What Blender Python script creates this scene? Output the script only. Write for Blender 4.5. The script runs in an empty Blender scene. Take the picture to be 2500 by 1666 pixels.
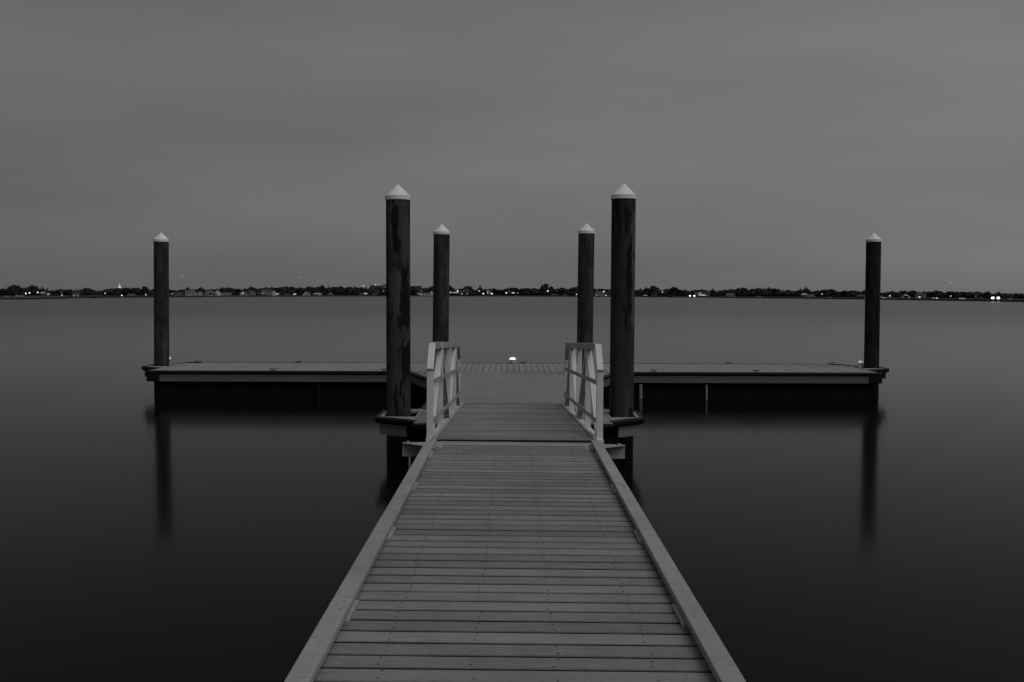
import bpy, math, random
from mathutils import Vector, Matrix
R = math.radians
random.seed(11)
sc = bpy.context.scene
COL = sc.collection

# ------------------------------------------------------------------ camera
W_, H_ = 2500.0, 1666.0           # pixel frame used for measuring
F = 2431.0                        # focal length in those pixels (35 mm)
HW = 2.40                         # camera above the water (water is z = 0)
HORIZON = 718.5
PITCH = math.atan((H_ / 2 - HORIZON) / F)
ROLL = 0.0030
cam = bpy.data.cameras.new("camera")
cam_o = bpy.data.objects.new("camera", cam)
COL.objects.link(cam_o)
CAM = Vector((-0.02, 0.0, HW))
RM = Matrix.Rotation(math.pi / 2 - PITCH, 3, 'X') @ Matrix.Rotation(ROLL, 3, 'Z')
cam_o.matrix_world = Matrix.Translation(CAM) @ RM.to_4x4()
cam.sensor_width = 36.0
cam.lens = 36.0 * F / W_
cam.clip_start = 0.05
cam.clip_end = 60000
sc.camera = cam_o


def at(u, v, Y):
    d = RM @ Vector((u - W_ / 2, H_ / 2 - v, -F))
    return CAM + d * (Y / d.y)


def onz(u, v, z):
    d = RM @ Vector((u - W_ / 2, H_ / 2 - v, -F))
    return CAM + d * ((z - CAM.z) / d.z)


# ------------------------------------------------------------------ world and sun
SUN_EL, SUN_ROT = R(56), R(135)
world = bpy.data.worlds.new("World")
sc.world = world
world.use_nodes = True
wn, wl = world.node_tree.nodes, world.node_tree.links
bg = wn['Background']
bg.inputs['Strength'].default_value = 0.15
sky = wn.new('ShaderNodeTexSky')
sky.sky_type = 'NISHITA'
sky.sun_disc = False
sky.sun_elevation = SUN_EL
sky.sun_rotation = SUN_ROT
bw = wn.new('ShaderNodeRGBToBW')
wl.new(sky.outputs[0], bw.inputs[0])
tc = wn.new('ShaderNodeTexCoord')


def wmath(op, a, b, clamp=False):
    n = wn.new('ShaderNodeMath'); n.operation = op; n.use_clamp = clamp
    for i, x in enumerate((a, b)):
        if isinstance(x, (int, float)): n.inputs[i].default_value = x
        elif x is not None: wl.new(x, n.inputs[i])
    return n.outputs[0]


sep = wn.new('ShaderNodeSeparateXYZ'); wl.new(tc.outputs['Generated'], sep.inputs[0])
# a thin even overcast with long soft streaks, thicker towards one side
mp = wn.new('ShaderNodeMapping'); mp.inputs['Scale'].default_value = (1.6, 1.6, 9.0)
mp.inputs['Rotation'].default_value = (0, R(-12), 0)
wl.new(tc.outputs['Generated'], mp.inputs[0])
cn = wn.new('ShaderNodeTexNoise'); cn.inputs['Scale'].default_value = 1.3
cn.inputs['Detail'].default_value = 3.5; cn.inputs['Roughness'].default_value = 0.45
wl.new(mp.outputs[0], cn.inputs['Vector'])
cloud = wmath('MULTIPLY_ADD', cn.outputs['Fac'], 0.70); wn[-1].inputs[2].default_value = 0.68
blend = wmath('MULTIPLY_ADD', bw.outputs[0], 0.03); wn[-1].inputs[2].default_value = 0.80
side = wmath('MINIMUM', wmath('MAXIMUM', wmath('MULTIPLY_ADD', sep.outputs['X'], 0.36), 0.76), 1.24); [n for n in wn if n.type == 'MATH' and n.operation == 'MULTIPLY_ADD'][-1].inputs[2].default_value = 1.0
zup = wmath('MAXIMUM', sep.outputs['Z'], 0.0)
rise = wmath('MINIMUM', wmath('MULTIPLY', zup, 1.2), 0.20)
rise = wmath("ADD", rise, 0.945)
tot = wmath('MULTIPLY', wmath('MULTIPLY', cloud, blend), wmath('MULTIPLY', side, rise))
wl.new(tot, bg.inputs['Color'])

sun = bpy.data.lights.new("sun", 'SUN')
sun.energy = 0.95
sun.angle = R(45)
sun.color = (1.0, 1.0, 1.0)        # the photograph is black and white
sun_o = bpy.data.objects.new("sun", sun)
COL.objects.link(sun_o)
sdir = Vector((math.sin(SUN_ROT) * math.cos(SUN_EL), math.cos(SUN_ROT) * math.cos(SUN_EL), math.sin(SUN_EL)))
sun_o.rotation_euler = sdir.to_track_quat('Z', 'Y').to_euler()
sun_o.location = (20, -30, 20)

sc.view_settings.view_transform = 'Standard'
sc.view_settings.look = 'None'
sc.view_settings.exposure = 0.0
sc.view_settings.gamma = 1.0
sc.cycles.max_bounces = 6
sc.cycles.use_denoising = True


# ------------------------------------------------------------------ mesh helper
class MB:
    def __init__(self):
        self.v, self.f, self.t, self.s = [], [], [], []

    def add(self, vs, fs, tint=0.5, smooth=False, M=None):
        b = len(self.v)
        for p in vs:
            p = Vector(p)
            self.v.append(tuple(M @ p if M is not None else p))
        for f in fs:
            self.f.append([i + b for i in f]); self.t.append(tint); self.s.append(smooth)
        return self

    def box(self, x0, x1, y0, y1, z0, z1, tint=0.5, M=None, joint_shade=None):
        vs = [(x0, y0, z0), (x1, y0, z0), (x1, y1, z0), (x0, y1, z0), (x0, y0, z1), (x1, y0, z1), (x1, y1, z1), (x0, y1, z1)]
        fs = [(0, 3, 2, 1), (4, 5, 6, 7), (0, 1, 5, 4), (1, 2, 6, 5), (2, 3, 7, 6), (3, 0, 4, 7)]
        self.add(vs, fs, tint, False, M)
        if joint_shade is not None: self.t[-4:] = [joint_shade] * 4          # shade of the joints put into the side faces' tint
        return self

    def board(self, x0, x1, w, z0, z1, tint, M, rr, joint_shade, n=9, wob=0.0016):
        """A deck board along x whose long edges waver a little and whose top is slightly cupped."""
        vs, fs = [], []
        cup = rr.uniform(0.0003, 0.0016)
        for i in range(n + 1):
            x = x0 + (x1 - x0) * i / n
            a, b = -w / 2 + rr.uniform(-wob, wob), w / 2 + rr.uniform(-wob, wob)
            vs += [(x, a, z0), (x, b, z0), (x, b, z1 - cup - 0.004), (x, b - 0.009, z1 - cup), (x, 0, z1), (x, a + 0.007, z1 - cup), (x, a, z1 - cup - 0.003)]
        k = 7; t0 = len(self.t); ts = []
        for i in range(n):
            for j in range(k):
                fs.append((i * k + j, i * k + (j + 1) % k, (i + 1) * k + (j + 1) % k, (i + 1) * k + j))
                ts.append(tint if j in (3, 4) else tint - 1.0 if j in (2, 5) else joint_shade)   # shade of gaps and rounded edges painted in as darker tint
        fs += [tuple(range(k - 1, -1, -1)), tuple(range(n * k, n * k + k))]; ts += [joint_shade, joint_shade]
        self.add(vs, fs, tint, False, M)
        self.t[t0:] = ts
        return self

    def prism(self, poly, z0, z1, tint=0.5, M=None):
        a = sum(poly[i][0] * poly[(i + 1) % len(poly)][1] - poly[(i + 1) % len(poly)][0] * poly[i][1] for i in range(len(poly)))
        if a < 0: poly = poly[::-1]
        n = len(poly)
        vs = [(x, y, z0) for x, y in poly] + [(x, y, z1) for x, y in poly]
        fs = [tuple(range(n - 1, -1, -1)), tuple(range(n, 2 * n))]
        fs += [(i, (i + 1) % n, n + (i + 1) % n, n + i) for i in range(n)]
        return self.add(vs, fs, tint, False, M)

    def beam(self, p, q, wx, wn_, side=(1, 0, 0), tint=0.5):
        """A rectangular bar from p to q: wx across along SIDE, wn_ in the other direction."""
        p, q = Vector(p), Vector(q)
        d = (q - p).normalized(); s = Vector(side); s = (s - d * s.dot(d)).normalized(); n = d.cross(s)
        vs = []
        for c in (p, q):
            for a, b in ((-1, -1), (1, -1), (1, 1), (-1, 1)):
                vs.append(c + s * (a * wx / 2) + n * (b * wn_ / 2))
        return self.add(vs, [(3, 2, 1, 0), (4, 5, 6, 7), (0, 1, 5, 4), (1, 2, 6, 5), (2, 3, 7, 6), (3, 0, 4, 7)], tint)

    def channel(self, p, q, wx, dep, t=0.005, side=(1, 0, 0)):
        """U-section bar from p to q, its open face turned down."""
        p, q = Vector(p), Vector(q)
        d = (q - p).normalized(); sd = Vector(side); up = sd.cross(d)
        if up.z < 0: up = -up
        self.beam(p + up * (dep / 2 - t / 2), q + up * (dep / 2 - t / 2), wx, t, side)
        for k in (-1, 1):
            o = sd * (k * (wx / 2 - t / 2)) - up * (t / 2)
            self.beam(p + o, q + o, t, dep - t - 0.0006, side)
        return self

    def lathe(self, prof, seg=32, M=None, tint=0.5, smooth=True, caps=True):
        vs, fs = [], []
        n = len(prof)
        for r, z in prof:
            for k in range(seg):
                a = 2 * math.pi * k / seg
                vs.append((r * math.cos(a), r * math.sin(a), z))
        for i in range(n - 1):
            for k in range(seg):
                fs.append((i * seg + k, i * seg + (k + 1) % seg, (i + 1) * seg + (k + 1) % seg, (i + 1) * seg + k))
        self.add(vs, fs, tint, smooth, M)
        if caps:
            self.add(vs[:seg], [tuple(range(seg - 1, -1, -1))], tint, False, M)
            self.add(vs[-seg:], [tuple(range(seg))], tint, False, M)
        return self

    def tube(self, pts, r, seg=8, tint=0.5):
        pts = [Vector(p) for p in pts]
        vs, fs = [], []
        for i, p in enumerate(pts):
            d = (pts[min(i + 1, len(pts) - 1)] - pts[max(i - 1, 0)]).normalized()
            s = d.cross(Vector((0, 0, 1)))
            s = s.normalized() if s.length > 1e-3 else Vector((1, 0, 0))
            n = s.cross(d)
            rr = r[i] if isinstance(r, (list, tuple)) else r
            for k in range(seg):
                a = 2 * math.pi * k / seg
                vs.append(p + s * (rr * math.cos(a)) + n * (rr * math.sin(a)))
        for i in range(len(pts) - 1):
            for k in range(seg):
                fs.append((i * seg + k, i * seg + (k + 1) % seg, (i + 1) * seg + (k + 1) % seg, (i + 1) * seg + k))
        e = (len(pts) - 1) * seg
        fs += [tuple(range(seg - 1, -1, -1)), tuple(range(e, e + seg))]
        return self.add(vs, fs, tint, True)

    def mesh(self, name, mat):
        me = bpy.data.meshes.new(name)
        me.from_pydata(self.v, [], self.f)
        a = me.attributes.new("tint", 'FLOAT', 'FACE')
        a.data.foreach_set('value', self.t)
        me.polygons.foreach_set('use_smooth', self.s)
        me.materials.append(mat)
        me.update()
        return me

    def obj(self, name, mat, parent=None, bevel=0):
        o = bpy.data.objects.new(name, self.mesh(name, mat))
        COL.objects.link(o)
        if parent is not None: o.parent = parent
        if bevel:
            m = o.modifiers.new("edge", 'BEVEL'); m.width = bevel; m.segments = 2
            m.limit_method = 'ANGLE'; m.angle_limit = R(50); m.harden_normals = False
        return o


def tag(o, label, cat, group=None):
    o['label'] = label; o['category'] = cat
    if group: o['group'] = group
    return o


def thing(name, label, cat, loc=(0, 0, 0), group=None):
    o = bpy.data.objects.new(name, None)
    o.empty_display_size = 0.2
    COL.objects.link(o); o.location = loc
    return tag(o, label, cat, group)


def link_mesh(name, me, parent):
    o = bpy.data.objects.new(name, me); COL.objects.link(o); o.parent = parent
    return o


# ------------------------------------------------------------------ materials
def new_mat(name):
    m = bpy.data.materials.new(name); m.use_nodes = True
    nt = m.node_tree
    return m, nt.nodes, nt.links, nt.nodes['Principled BSDF']


def grey(v): return (v, v, v, 1)


def N(n, t, **kw):
    x = n.new(t)
    for k, v in kw.items():
        if k in x.inputs: x.inputs[k].default_value = v
        else: setattr(x, k, v)
    return x


def noise(n, l, scale, vec_scale=(1, 1, 1), detail=4.0, rough=0.55, coord='Object', loc=(0, 0, 0)):
    t = n.new('ShaderNodeTexCoord'); mp = n.new('ShaderNodeMapping')
    mp.inputs['Scale'].default_value = vec_scale; mp.inputs['Location'].default_value = loc
    l.new(t.outputs[coord], mp.inputs[0])
    x = n.new('ShaderNodeTexNoise')
    x.inputs['Scale'].default_value = scale; x.inputs['Detail'].default_value = detail; x.inputs['Roughness'].default_value = rough
    l.new(mp.outputs[0], x.inputs['Vector'])
    return x.outputs['Fac']


def mth(n, l, op, a, b=None, c=None, clamp=False):
    x = n.new('ShaderNodeMath'); x.operation = op; x.use_clamp = clamp
    for i, y in enumerate((a, b, c)):
        if y is None: continue
        if isinstance(y, (int, float)): x.inputs[i].default_value = y
        else: l.new(y, x.inputs[i])
    return x.outputs[0]


def ramp(n, l, fac, stops):
    x = n.new('ShaderNodeValToRGB'); l.new(fac, x.inputs[0])
    e = x.color_ramp.elements
    while len(e) > 1: e.remove(e[-1])
    e[0].position, e[0].color = stops[0][0], grey(stops[0][1])
    for p, v in stops[1:]:
        k = e.new(p); k.color = grey(v)
    return x.outputs['Color']


def bump(n, l, b, height, strength, dist):
    x = n.new('ShaderNodeBump'); x.inputs['Strength'].default_value = strength; x.inputs['Distance'].default_value = dist
    l.new(height, x.inputs['Height']); l.new(x.outputs[0], b.inputs['Normal'])


def plain(name, v, rough=0.6, metal=0.0, var=0.15, scale=3.0, vec=(1, 1, 1), spec=0.4):
    m, n, l, b = new_mat(name)
    f = noise(n, l, scale, vec, 5.0, 0.6)
    l.new(ramp(n, l, f, [(0.25, v * (1 - var)), (0.75, v * (1 + var))]), b.inputs['Base Color'])
    b.inputs['Roughness'].default_value = rough; b.inputs['Metallic'].default_value = metal
    b.inputs['Specular IOR Level'].default_value = spec
    return m


def board_mat(name, v, grain=(2, 40, 40), var=0.16, spread=0.3, rough=0.7, bstr=0.25, stain=0.2):
    """Weathered boards: each board a tone of its own, grain along the board, wide stains."""
    m, n, l, b = new_mat(name)
    at_ = n.new('ShaderNodeAttribute'); at_.attribute_name = 'tint'
    g = noise(n, l, 1.0, grain, 6.0, 0.65)
    s = noise(n, l, 1.1, (1, 1, 1), 4.0, 0.6, loc=(3, 7, 1))
    p = noise(n, l, 9.0, (1, 1, 1), 3.0, 0.6, loc=(1, 2, 5))
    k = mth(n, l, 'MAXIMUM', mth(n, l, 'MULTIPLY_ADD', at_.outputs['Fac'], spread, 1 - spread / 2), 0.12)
    k = mth(n, l, 'MULTIPLY', k, mth(n, l, 'MULTIPLY_ADD', g, 2 * var, 1 - var))
    k = mth(n, l, 'MULTIPLY', k, mth(n, l, 'MULTIPLY_ADD', s, 2 * stain, 1 - stain))
    k = mth(n, l, 'MULTIPLY', k, mth(n, l, 'MULTIPLY_ADD', p, 0.4, 0.80))
    gr = noise(n, l, 70.0, (.5, 1, 1), 3.0, 0.7, loc=(2, 9, 3))                   # grit and raised fibres
    k = mth(n, l, 'MULTIPLY', k, mth(n, l, 'MULTIPLY_ADD', gr, 0.7, 0.65))
    k = mth(n, l, 'MULTIPLY', k, v)
    c = n.new('ShaderNodeCombineColor')
    for i in range(3): l.new(k, c.inputs[i])
    l.new(c.outputs[0], b.inputs['Base Color'])
    b.inputs['Roughness'].default_value = rough; b.inputs['Specular IOR Level'].default_value = 0.25
    bump(n, l, b, g, bstr, 0.002)
    return m


M_DECK = board_mat("weathered_deck_boards", 0.205, grain=(1.6, 60, 60), var=0.42, spread=0.36, stain=0.34, bstr=0.6)
M_DECK_DOCK = board_mat("dock_deck_boards", 0.26, grain=(45, 1.2, 45), spread=0.14)
M_KERB = board_mat("kerb_timber", 0.30, grain=(30, 1.0, 30), spread=0.2, var=0.12, stain=0.30, bstr=0.2)
M_FASCIA = board_mat("fascia_timber", 0.125, grain=(1.0, 30, 30), spread=0.1, var=0.15, bstr=0.2)
M_PLATE = board_mat("bracket_timber", 0.17, grain=(1.0, 30, 30), spread=0.1, var=0.15, bstr=0.2)
M_RUBBER = plain("black_rubber", 0.006, 0.45, var=0.3, spec=0.25)
M_FLOAT = plain("float_tub", 0.006, 0.7, var=0.4, scale=4, spec=0.1)
M_METAL = plain("painted_aluminium", 0.60, 0.5, var=0.07, scale=6, spec=0.3)
M_METAL_D = plain("dull_aluminium_bars", 0.36, 0.5, var=0.08, scale=6, spec=0.3)
M_BRACKET = plain("galvanised_plate", 0.30, 0.5, var=0.14, scale=5, spec=0.3)
M_CAP = plain("white_plastic_cap", 0.78, 0.45, var=0.05, scale=3)
M_IRON = plain("black_iron", 0.012, 0.5, var=0.3)
M_SCREW = plain("rusty_screw", 0.02, 0.6, var=0.4)
M_TAPE = plain("pale_tape", 0.8, 0.4, var=0.1, scale=20)
M_PIPE = plain("grey_plastic_pipe", 0.3, 0.5, var=0.2)
M_TIMBER = plain("dark_treated_timber", 0.04, 0.8, var=0.3, vec=(1, 8, 8))
M_ROPE = plain("pale_rope", 0.3, 0.9, var=0.4, scale=40)


def pile_mat(name, base, dark, loc, thr=0.47, marks=()):
    """Dark weathered pile with runs of tar and paler scuffed patches."""
    m, n, l, b = new_mat(name)
    a = noise(n, l, 1.0, (5.5, 5.5, 1.0), 4.0, 0.55, loc=loc)
    d = noise(n, l, 1.0, (26, 26, 2.2), 5.0, 0.6, loc=(loc[1], loc[2], loc[0]))
    e = noise(n, l, 6.0, (1, 1, 1), 5.0, 0.6, loc=loc)
    mix = mth(n, l, 'MULTIPLY_ADD', d, 0.35, mth(n, l, 'MULTIPLY', a, 0.8))
    c = ramp(n, l, mix, [(thr + 0.02, dark), (thr + 0.045, base * 0.75), (thr + 0.2, base), (thr + 0.3, base * 1.7)])
    x = n.new('ShaderNodeMix'); x.data_type = 'RGBA'; x.blend_type = 'MULTIPLY'; x.inputs[0].default_value = 1.0
    l.new(c, x.inputs[6]); l.new(ramp(n, l, e, [(0.3, 0.65), (0.7, 1.25)]), x.inputs[7])
    t = n.new('ShaderNodeTexCoord'); sp = n.new('ShaderNodeSeparateXYZ'); l.new(t.outputs['Object'], sp.inputs[0])
    low_tone = ramp(n, l, mth(n, l, 'MULTIPLY_ADD', e, 0.2, sp.outputs['Z']), [(0.36, 0.18), (0.50, 1.0)])   # darker towards the water, with an uneven edge
    y = n.new('ShaderNodeMix'); y.data_type = 'RGBA'; y.blend_type = 'MULTIPLY'; y.inputs[0].default_value = 1.0
    col = x.outputs[2]
    if marks:                        # tar runs and scuffed patches with ragged edges of their own, on one side of the pile
        w1 = noise(n, l, 12.0, (1, 1, .3), 5.0, 0.65, loc=(4, 4, 4)); w2 = noise(n, l, 9.0, (1.6, 1.6, .6), 4.0, 0.6, loc=(9, 1, 4))
        px = mth(n, l, 'ADD', sp.outputs['X'], mth(n, l, 'MULTIPLY_ADD', w1, 0.15, -0.075))
        pz = mth(n, l, 'ADD', sp.outputs['Z'], mth(n, l, 'MULTIPLY_ADD', w2, 0.60, -0.30))
        front = mth(n, l, 'LESS_THAN', sp.outputs['Y'], 0.0)

        def inside(v, a, b, soft):
            r1 = n.new('ShaderNodeMapRange'); r2 = n.new('ShaderNodeMapRange')
            for r_, lo, hi in ((r1, a - soft, a + soft), (r2, b + soft, b - soft)):
                r_.interpolation_type = 'SMOOTHSTEP'; r_.inputs['From Min'].default_value = lo; r_.inputs['From Max'].default_value = hi; l.new(v, r_.inputs['Value'])
            return mth(n, l, 'MULTIPLY', r1.outputs[0], r2.outputs[0])
        for x0, x1, z0, z1, val in marks:
            f = mth(n, l, 'MULTIPLY', mth(n, l, 'MULTIPLY', inside(px, x0, x1, .007), inside(pz, z0, z1, .03)), mth(n, l, 'MULTIPLY', front, 0.9))
            mx = n.new('ShaderNodeMix'); mx.data_type = 'RGBA'; l.new(f, mx.inputs[0]); l.new(col, mx.inputs[6]); mx.inputs[7].default_value = grey(val)
            col = mx.outputs[2]
    l.new(col, y.inputs[6]); l.new(low_tone, y.inputs[7])
    l.new(y.outputs[2], b.inputs['Base Color'])
    b.inputs['Roughness'].default_value = 0.65; b.inputs['Specular IOR Level'].default_value = 0.15
    bump(n, l, b, d, 0.3, 0.004)
    return m


# water: long exposure, silky; calm near the dock, a breeze further out
def water_mat():
    m, n, l, b = new_mat("lake_water")
    b.inputs['Base Color'].default_value = grey(0.004)
    b.inputs['Specular IOR Level'].default_value = 0.5
    t = n.new('ShaderNodeTexCoord')
    ln = n.new('ShaderNodeVectorMath'); ln.operation = 'LENGTH'; l.new(t.outputs['Object'], ln.inputs[0])
    def by_distance(d0, d1, v0, v1):
        mr = n.new('ShaderNodeMapRange'); mr.interpolation_type = 'SMOOTHSTEP'
        for k, x in (('From Min', d0), ('From Max', d1), ('To Min', v0), ('To Max', v1)): mr.inputs[k].default_value = x
        l.new(ln.outputs['Value'], mr.inputs['Value'])
        return mr
    mr = by_distance(30, 160, 0.13, 0.24)
    l.new(by_distance(6, 60, 1.100, 1.33).outputs[0], b.inputs['IOR'])   # a polarising filter darkens the near water most
    p = noise(n, l, 0.02, (0.35, 1.6, 1), 3.0, 0.5)
    l.new(mth(n, l, 'MULTIPLY_ADD', p, 0.05, mth(n, l, 'SUBTRACT', mr.outputs[0], 0.025)), b.inputs['Roughness'])
    return m


M_WATER = water_mat()

# ------------------------------------------------------------------ setting: water and far shore
def shore_Y(u):
    return 1000.0 / (1 + 1.7 * abs((u - 1250) / 1250.0) ** 2.0)


us = [-1500 + 100 * i for i in range(56)]          # shoreline, past both ends of the frame
shore = []
for u in us:
    Y = shore_Y(u) if -400 <= u <= 2900 else shore_Y(-400 if u < 0 else 2900)
    shore.append((CAM.x + (u - 1250) / F * Y, Y))
water = MB().add([(-9000, -3000, 0), (9000, -3000, 0), (9000, 12000, 0), (-9000, 12000, 0)], [(0, 1, 2, 3)]).obj("water", M_WATER)
water['kind'] = 'structure'
M_LAND = plain("dark_grass_bank", 0.03, 0.95, var=0.5, scale=0.02, spec=0.05)
mb = MB()
n_s = len(shore)
rows = [(0, -0.4), (0.5, 0.45), (4, 0.85), (60, 1.2), (300, 2.0), (7000, 4.0)]
vs = []
for dy, z in rows:
    for x, y in shore:
        k = 1 + dy / math.hypot(x, y)
        vs.append((x * k, y * k, z))
fs = []
for r in range(len(rows) - 1):
    for i in range(n_s - 1):
        fs.append((r * n_s + i, r * n_s + i + 1, (r + 1) * n_s + i + 1, (r + 1) * n_s + i))
land = mb.add(vs, fs, smooth=True).obj("far_shore", M_LAND)
land['kind'] = 'structure'


def ground(u, back=8.0):
    """Ground point `back` metres behind the shoreline at picture column u."""
    Y = shore_Y(u)
    x = (u - 1250) / F * Y
    k = 1 + back / math.hypot(x, Y)
    z = 0.85 if back < 5 else 0.85 + 0.35 * min(1, (back - 4) / 56)
    if back > 60: z = 1.2 + 0.8 * (back - 60) / 240
    return Vector((CAM.x + x * k, Y * k, z))


# ------------------------------------------------------------------ fixed pier
ZP = HW - 1.50                      # pier deck
ZF = HW - 1.77                      # floating dock deck
PIER = thing("pier", "grey plank pier with low raised timber kerbs running out to the ramp", "pier", (0, 0, ZP))
PIER.rotation_euler = (0, 0.008, 0)
rnd = random.Random(4)
mb, ms = MB(), MB()
p = 0.147
y = 9.80 - p
i = 0
while y > -5:
    gap = rnd.choice([0.010, 0.011, 0.012, 0.014, 0.016]) + rnd.random() * 0.003
    a = rnd.uniform(-0.0015, 0.0015); dz = rnd.uniform(-0.0006, 0.0006); e0 = rnd.uniform(0, 0.012); e1 = rnd.uniform(0, 0.012)
    M = Matrix.Translation((0, y + p / 2, dz)) @ Matrix.Rotation(a, 4, 'Z') @ Matrix.Rotation(rnd.uniform(-0.005, 0.005), 4, 'X')
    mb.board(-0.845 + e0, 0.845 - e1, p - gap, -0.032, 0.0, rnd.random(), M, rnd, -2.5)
    for sx in (-0.545, -0.17, 0.165, 0.555):
        for sy in (-0.035, 0.035):
            MS = Matrix.Translation((sx + rnd.uniform(-.014, .014), y + p / 2 + sy + rnd.uniform(-.01, .01), dz))
            if y > 0.5 and rnd.random() < 0.85: ms.lathe([(0.0045, -0.004), (0.0045, 0.0012)], 7, MS, smooth=False)
    y -= p
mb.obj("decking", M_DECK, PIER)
ms.obj("deck_screws", M_SCREW, PIER)
sc_ = MB(); sx_, sy_ = 0.197, 4.11
sc_.tube([(sx_ + .017 * math.cos(a), sy_ + .022 * math.sin(a), 0.0012) for a in [k * .55 + 1.2 for k in range(8)]], [.001, .003, .004, .003, .0045, .004, .003, .001], 5)
sc_.obj("pale_scuff", M_ROPE, PIER)
# kerbs: 2x4 laid flat in butted lengths on spacer blocks
for s in (-1, 1):
    kb = MB()
    joints = [9.82, 7.70, 6.38, 4.64, 1.6, -1.4, -5.0] if s < 0 else [9.82, 7.6, 4.59, 1.6, -1.4, -5.0]
    for a, b in zip(joints[:-1], joints[1:]):
        j = rnd.uniform(-0.002, 0.002)
        kb.box(s * 0.812 - 0.0465, s * 0.812 + 0.0465, b + 0.0035, a - 0.0035, 0.026 + j, 0.064 + j, rnd.random())
    k = kb.obj("kerb_rail", M_KERB, PIER, bevel=0.005)
    for yb in (9.64, 9.10, 7.58, 6.08, 4.57, 3.05, 1.5, 0.0):
        M = Matrix.Translation((s * 0.799, yb, 0))
        MB().box(-0.047, 0.047, -0.15, 0.15, 0.0005, 0.0255, rnd.random(), M).obj("kerb_block", M_KERB, k, bevel=0.004)
    scr = MB().lathe([(0.0042, 0.062), (0.0042, 0.0664)], 7, smooth=False).mesh("screw", M_SCREW)
    for yb in joints[:-1]:
        for q in (0.07, 0.13, 0.19):
            link_mesh("screw", scr, k).location = (s * 0.812 + rnd.uniform(-.02, .02), yb - q, 0)
# joists, header and posts below
for x in (-0.72, -0.2, 0.2, 0.72):
    MB().box(x - 0.03, x + 0.03, -5, 9.74, -0.26, -0.034).obj("joist", M_TIMBER, PIER)
for yy in (8.9, 5.2, 1.5, -2.2):
    for x in (-0.62, 0.62):
        MB().lathe([(0.12, -2.0), (0.12, -0.262)], 20, Matrix.Translation((x, yy, 0))).obj("support_post", M_TIMBER, PIER)
# threshold plates at the outer end
th = MB()
th.box(-0.835, 0.835, 9.808, 9.925, -0.02, 0.006, 0.7)
th.box(-0.835, 0.835, 9.93, 9.965, -0.03, 0.013, 0.9)
th.obj("threshold_plate", M_BRACKET, PIER, bevel=0.003)
# hinge beam: a channel sticking out each side under the kerb ends
for s in (-1, 1):
    hb = MB()
    xo, xi = s * 1.115, s * 0.70
    # top flange: pointed plate
    pl = [(xo, 9.93), (xo, 9.90), (xi, 9.60), (xi, 9.97), (s * 0.86, 9.97)]
    hb.prism(pl, -0.006, 0.003)
    hb.box(min(xo, xi), max(xo, xi), 9.915, 9.93, -0.125, -0.0065)         # web facing the shore
    hb.box(min(xo, xi), max(xo, xi), 9.885, 9.9145, -0.131, -0.1255)       # bottom flange
    h = hb.obj("hinge_beam", M_BRACKET, PIER, bevel=0.002)
    MB().lathe([(0.016, 0.0035), (0.016, 0.016)], 6, Matrix.Translation((s * 1.06, 9.925, 0)), smooth=False).obj("bolt", M_BRACKET, h)
MB().lathe([(0.012, -0.50), (0.012, -0.132)], 10, Matrix.Translation((-1.035, 9.86, 0))).obj("hanging_rod", M_BRACKET, PIER)

# ------------------------------------------------------------------ gangway ramp
Y0, Y1 = 10.02, 15.9
Z0, Z1 = HW - 1.473, HW - 1.755
SL = (Z1 - Z0) / (Y1 - Y0)
RAMP = thing("gangway_ramp", "pale metal gangway ramp with lattice side railings between pier and floating dock", "ramp", (0.012, Y0, Z0))
RAMP.rotation_euler = (math.atan(SL), 0.004, 0.004)
mb = MB(); y = 0.02; L = 5.85
while y < L - 0.1:
    d = 0.135
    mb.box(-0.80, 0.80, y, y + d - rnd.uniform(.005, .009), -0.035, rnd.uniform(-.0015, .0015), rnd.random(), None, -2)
    y += d
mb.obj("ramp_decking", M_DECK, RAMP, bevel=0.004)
MB().box(-0.80, 0.80, 0.004, 0.018, -0.10, -0.012).obj("shadow_end_plate", M_RUBBER, RAMP)  # black colour stands in for the shadow line under the ramp edge
MB().prism([(-0.83, L - 0.02), (0.83, L - 0.02), (0.83, L + 0.35), (-0.83, L + 0.35)], -0.008, 0.002).obj("landing_flap", M_DECK, RAMP)
for x in (-0.5, 0, 0.5):
    MB().box(x - 0.03, x + 0.03, 0.05, L - 0.05, -0.16, -0.037).obj("cross_joist", M_METAL_D, RAMP)
posts = [0.20, 1.62, 3.0, 4.38, 5.58]
HR = 0.965; HLOW = 0.685
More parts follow.
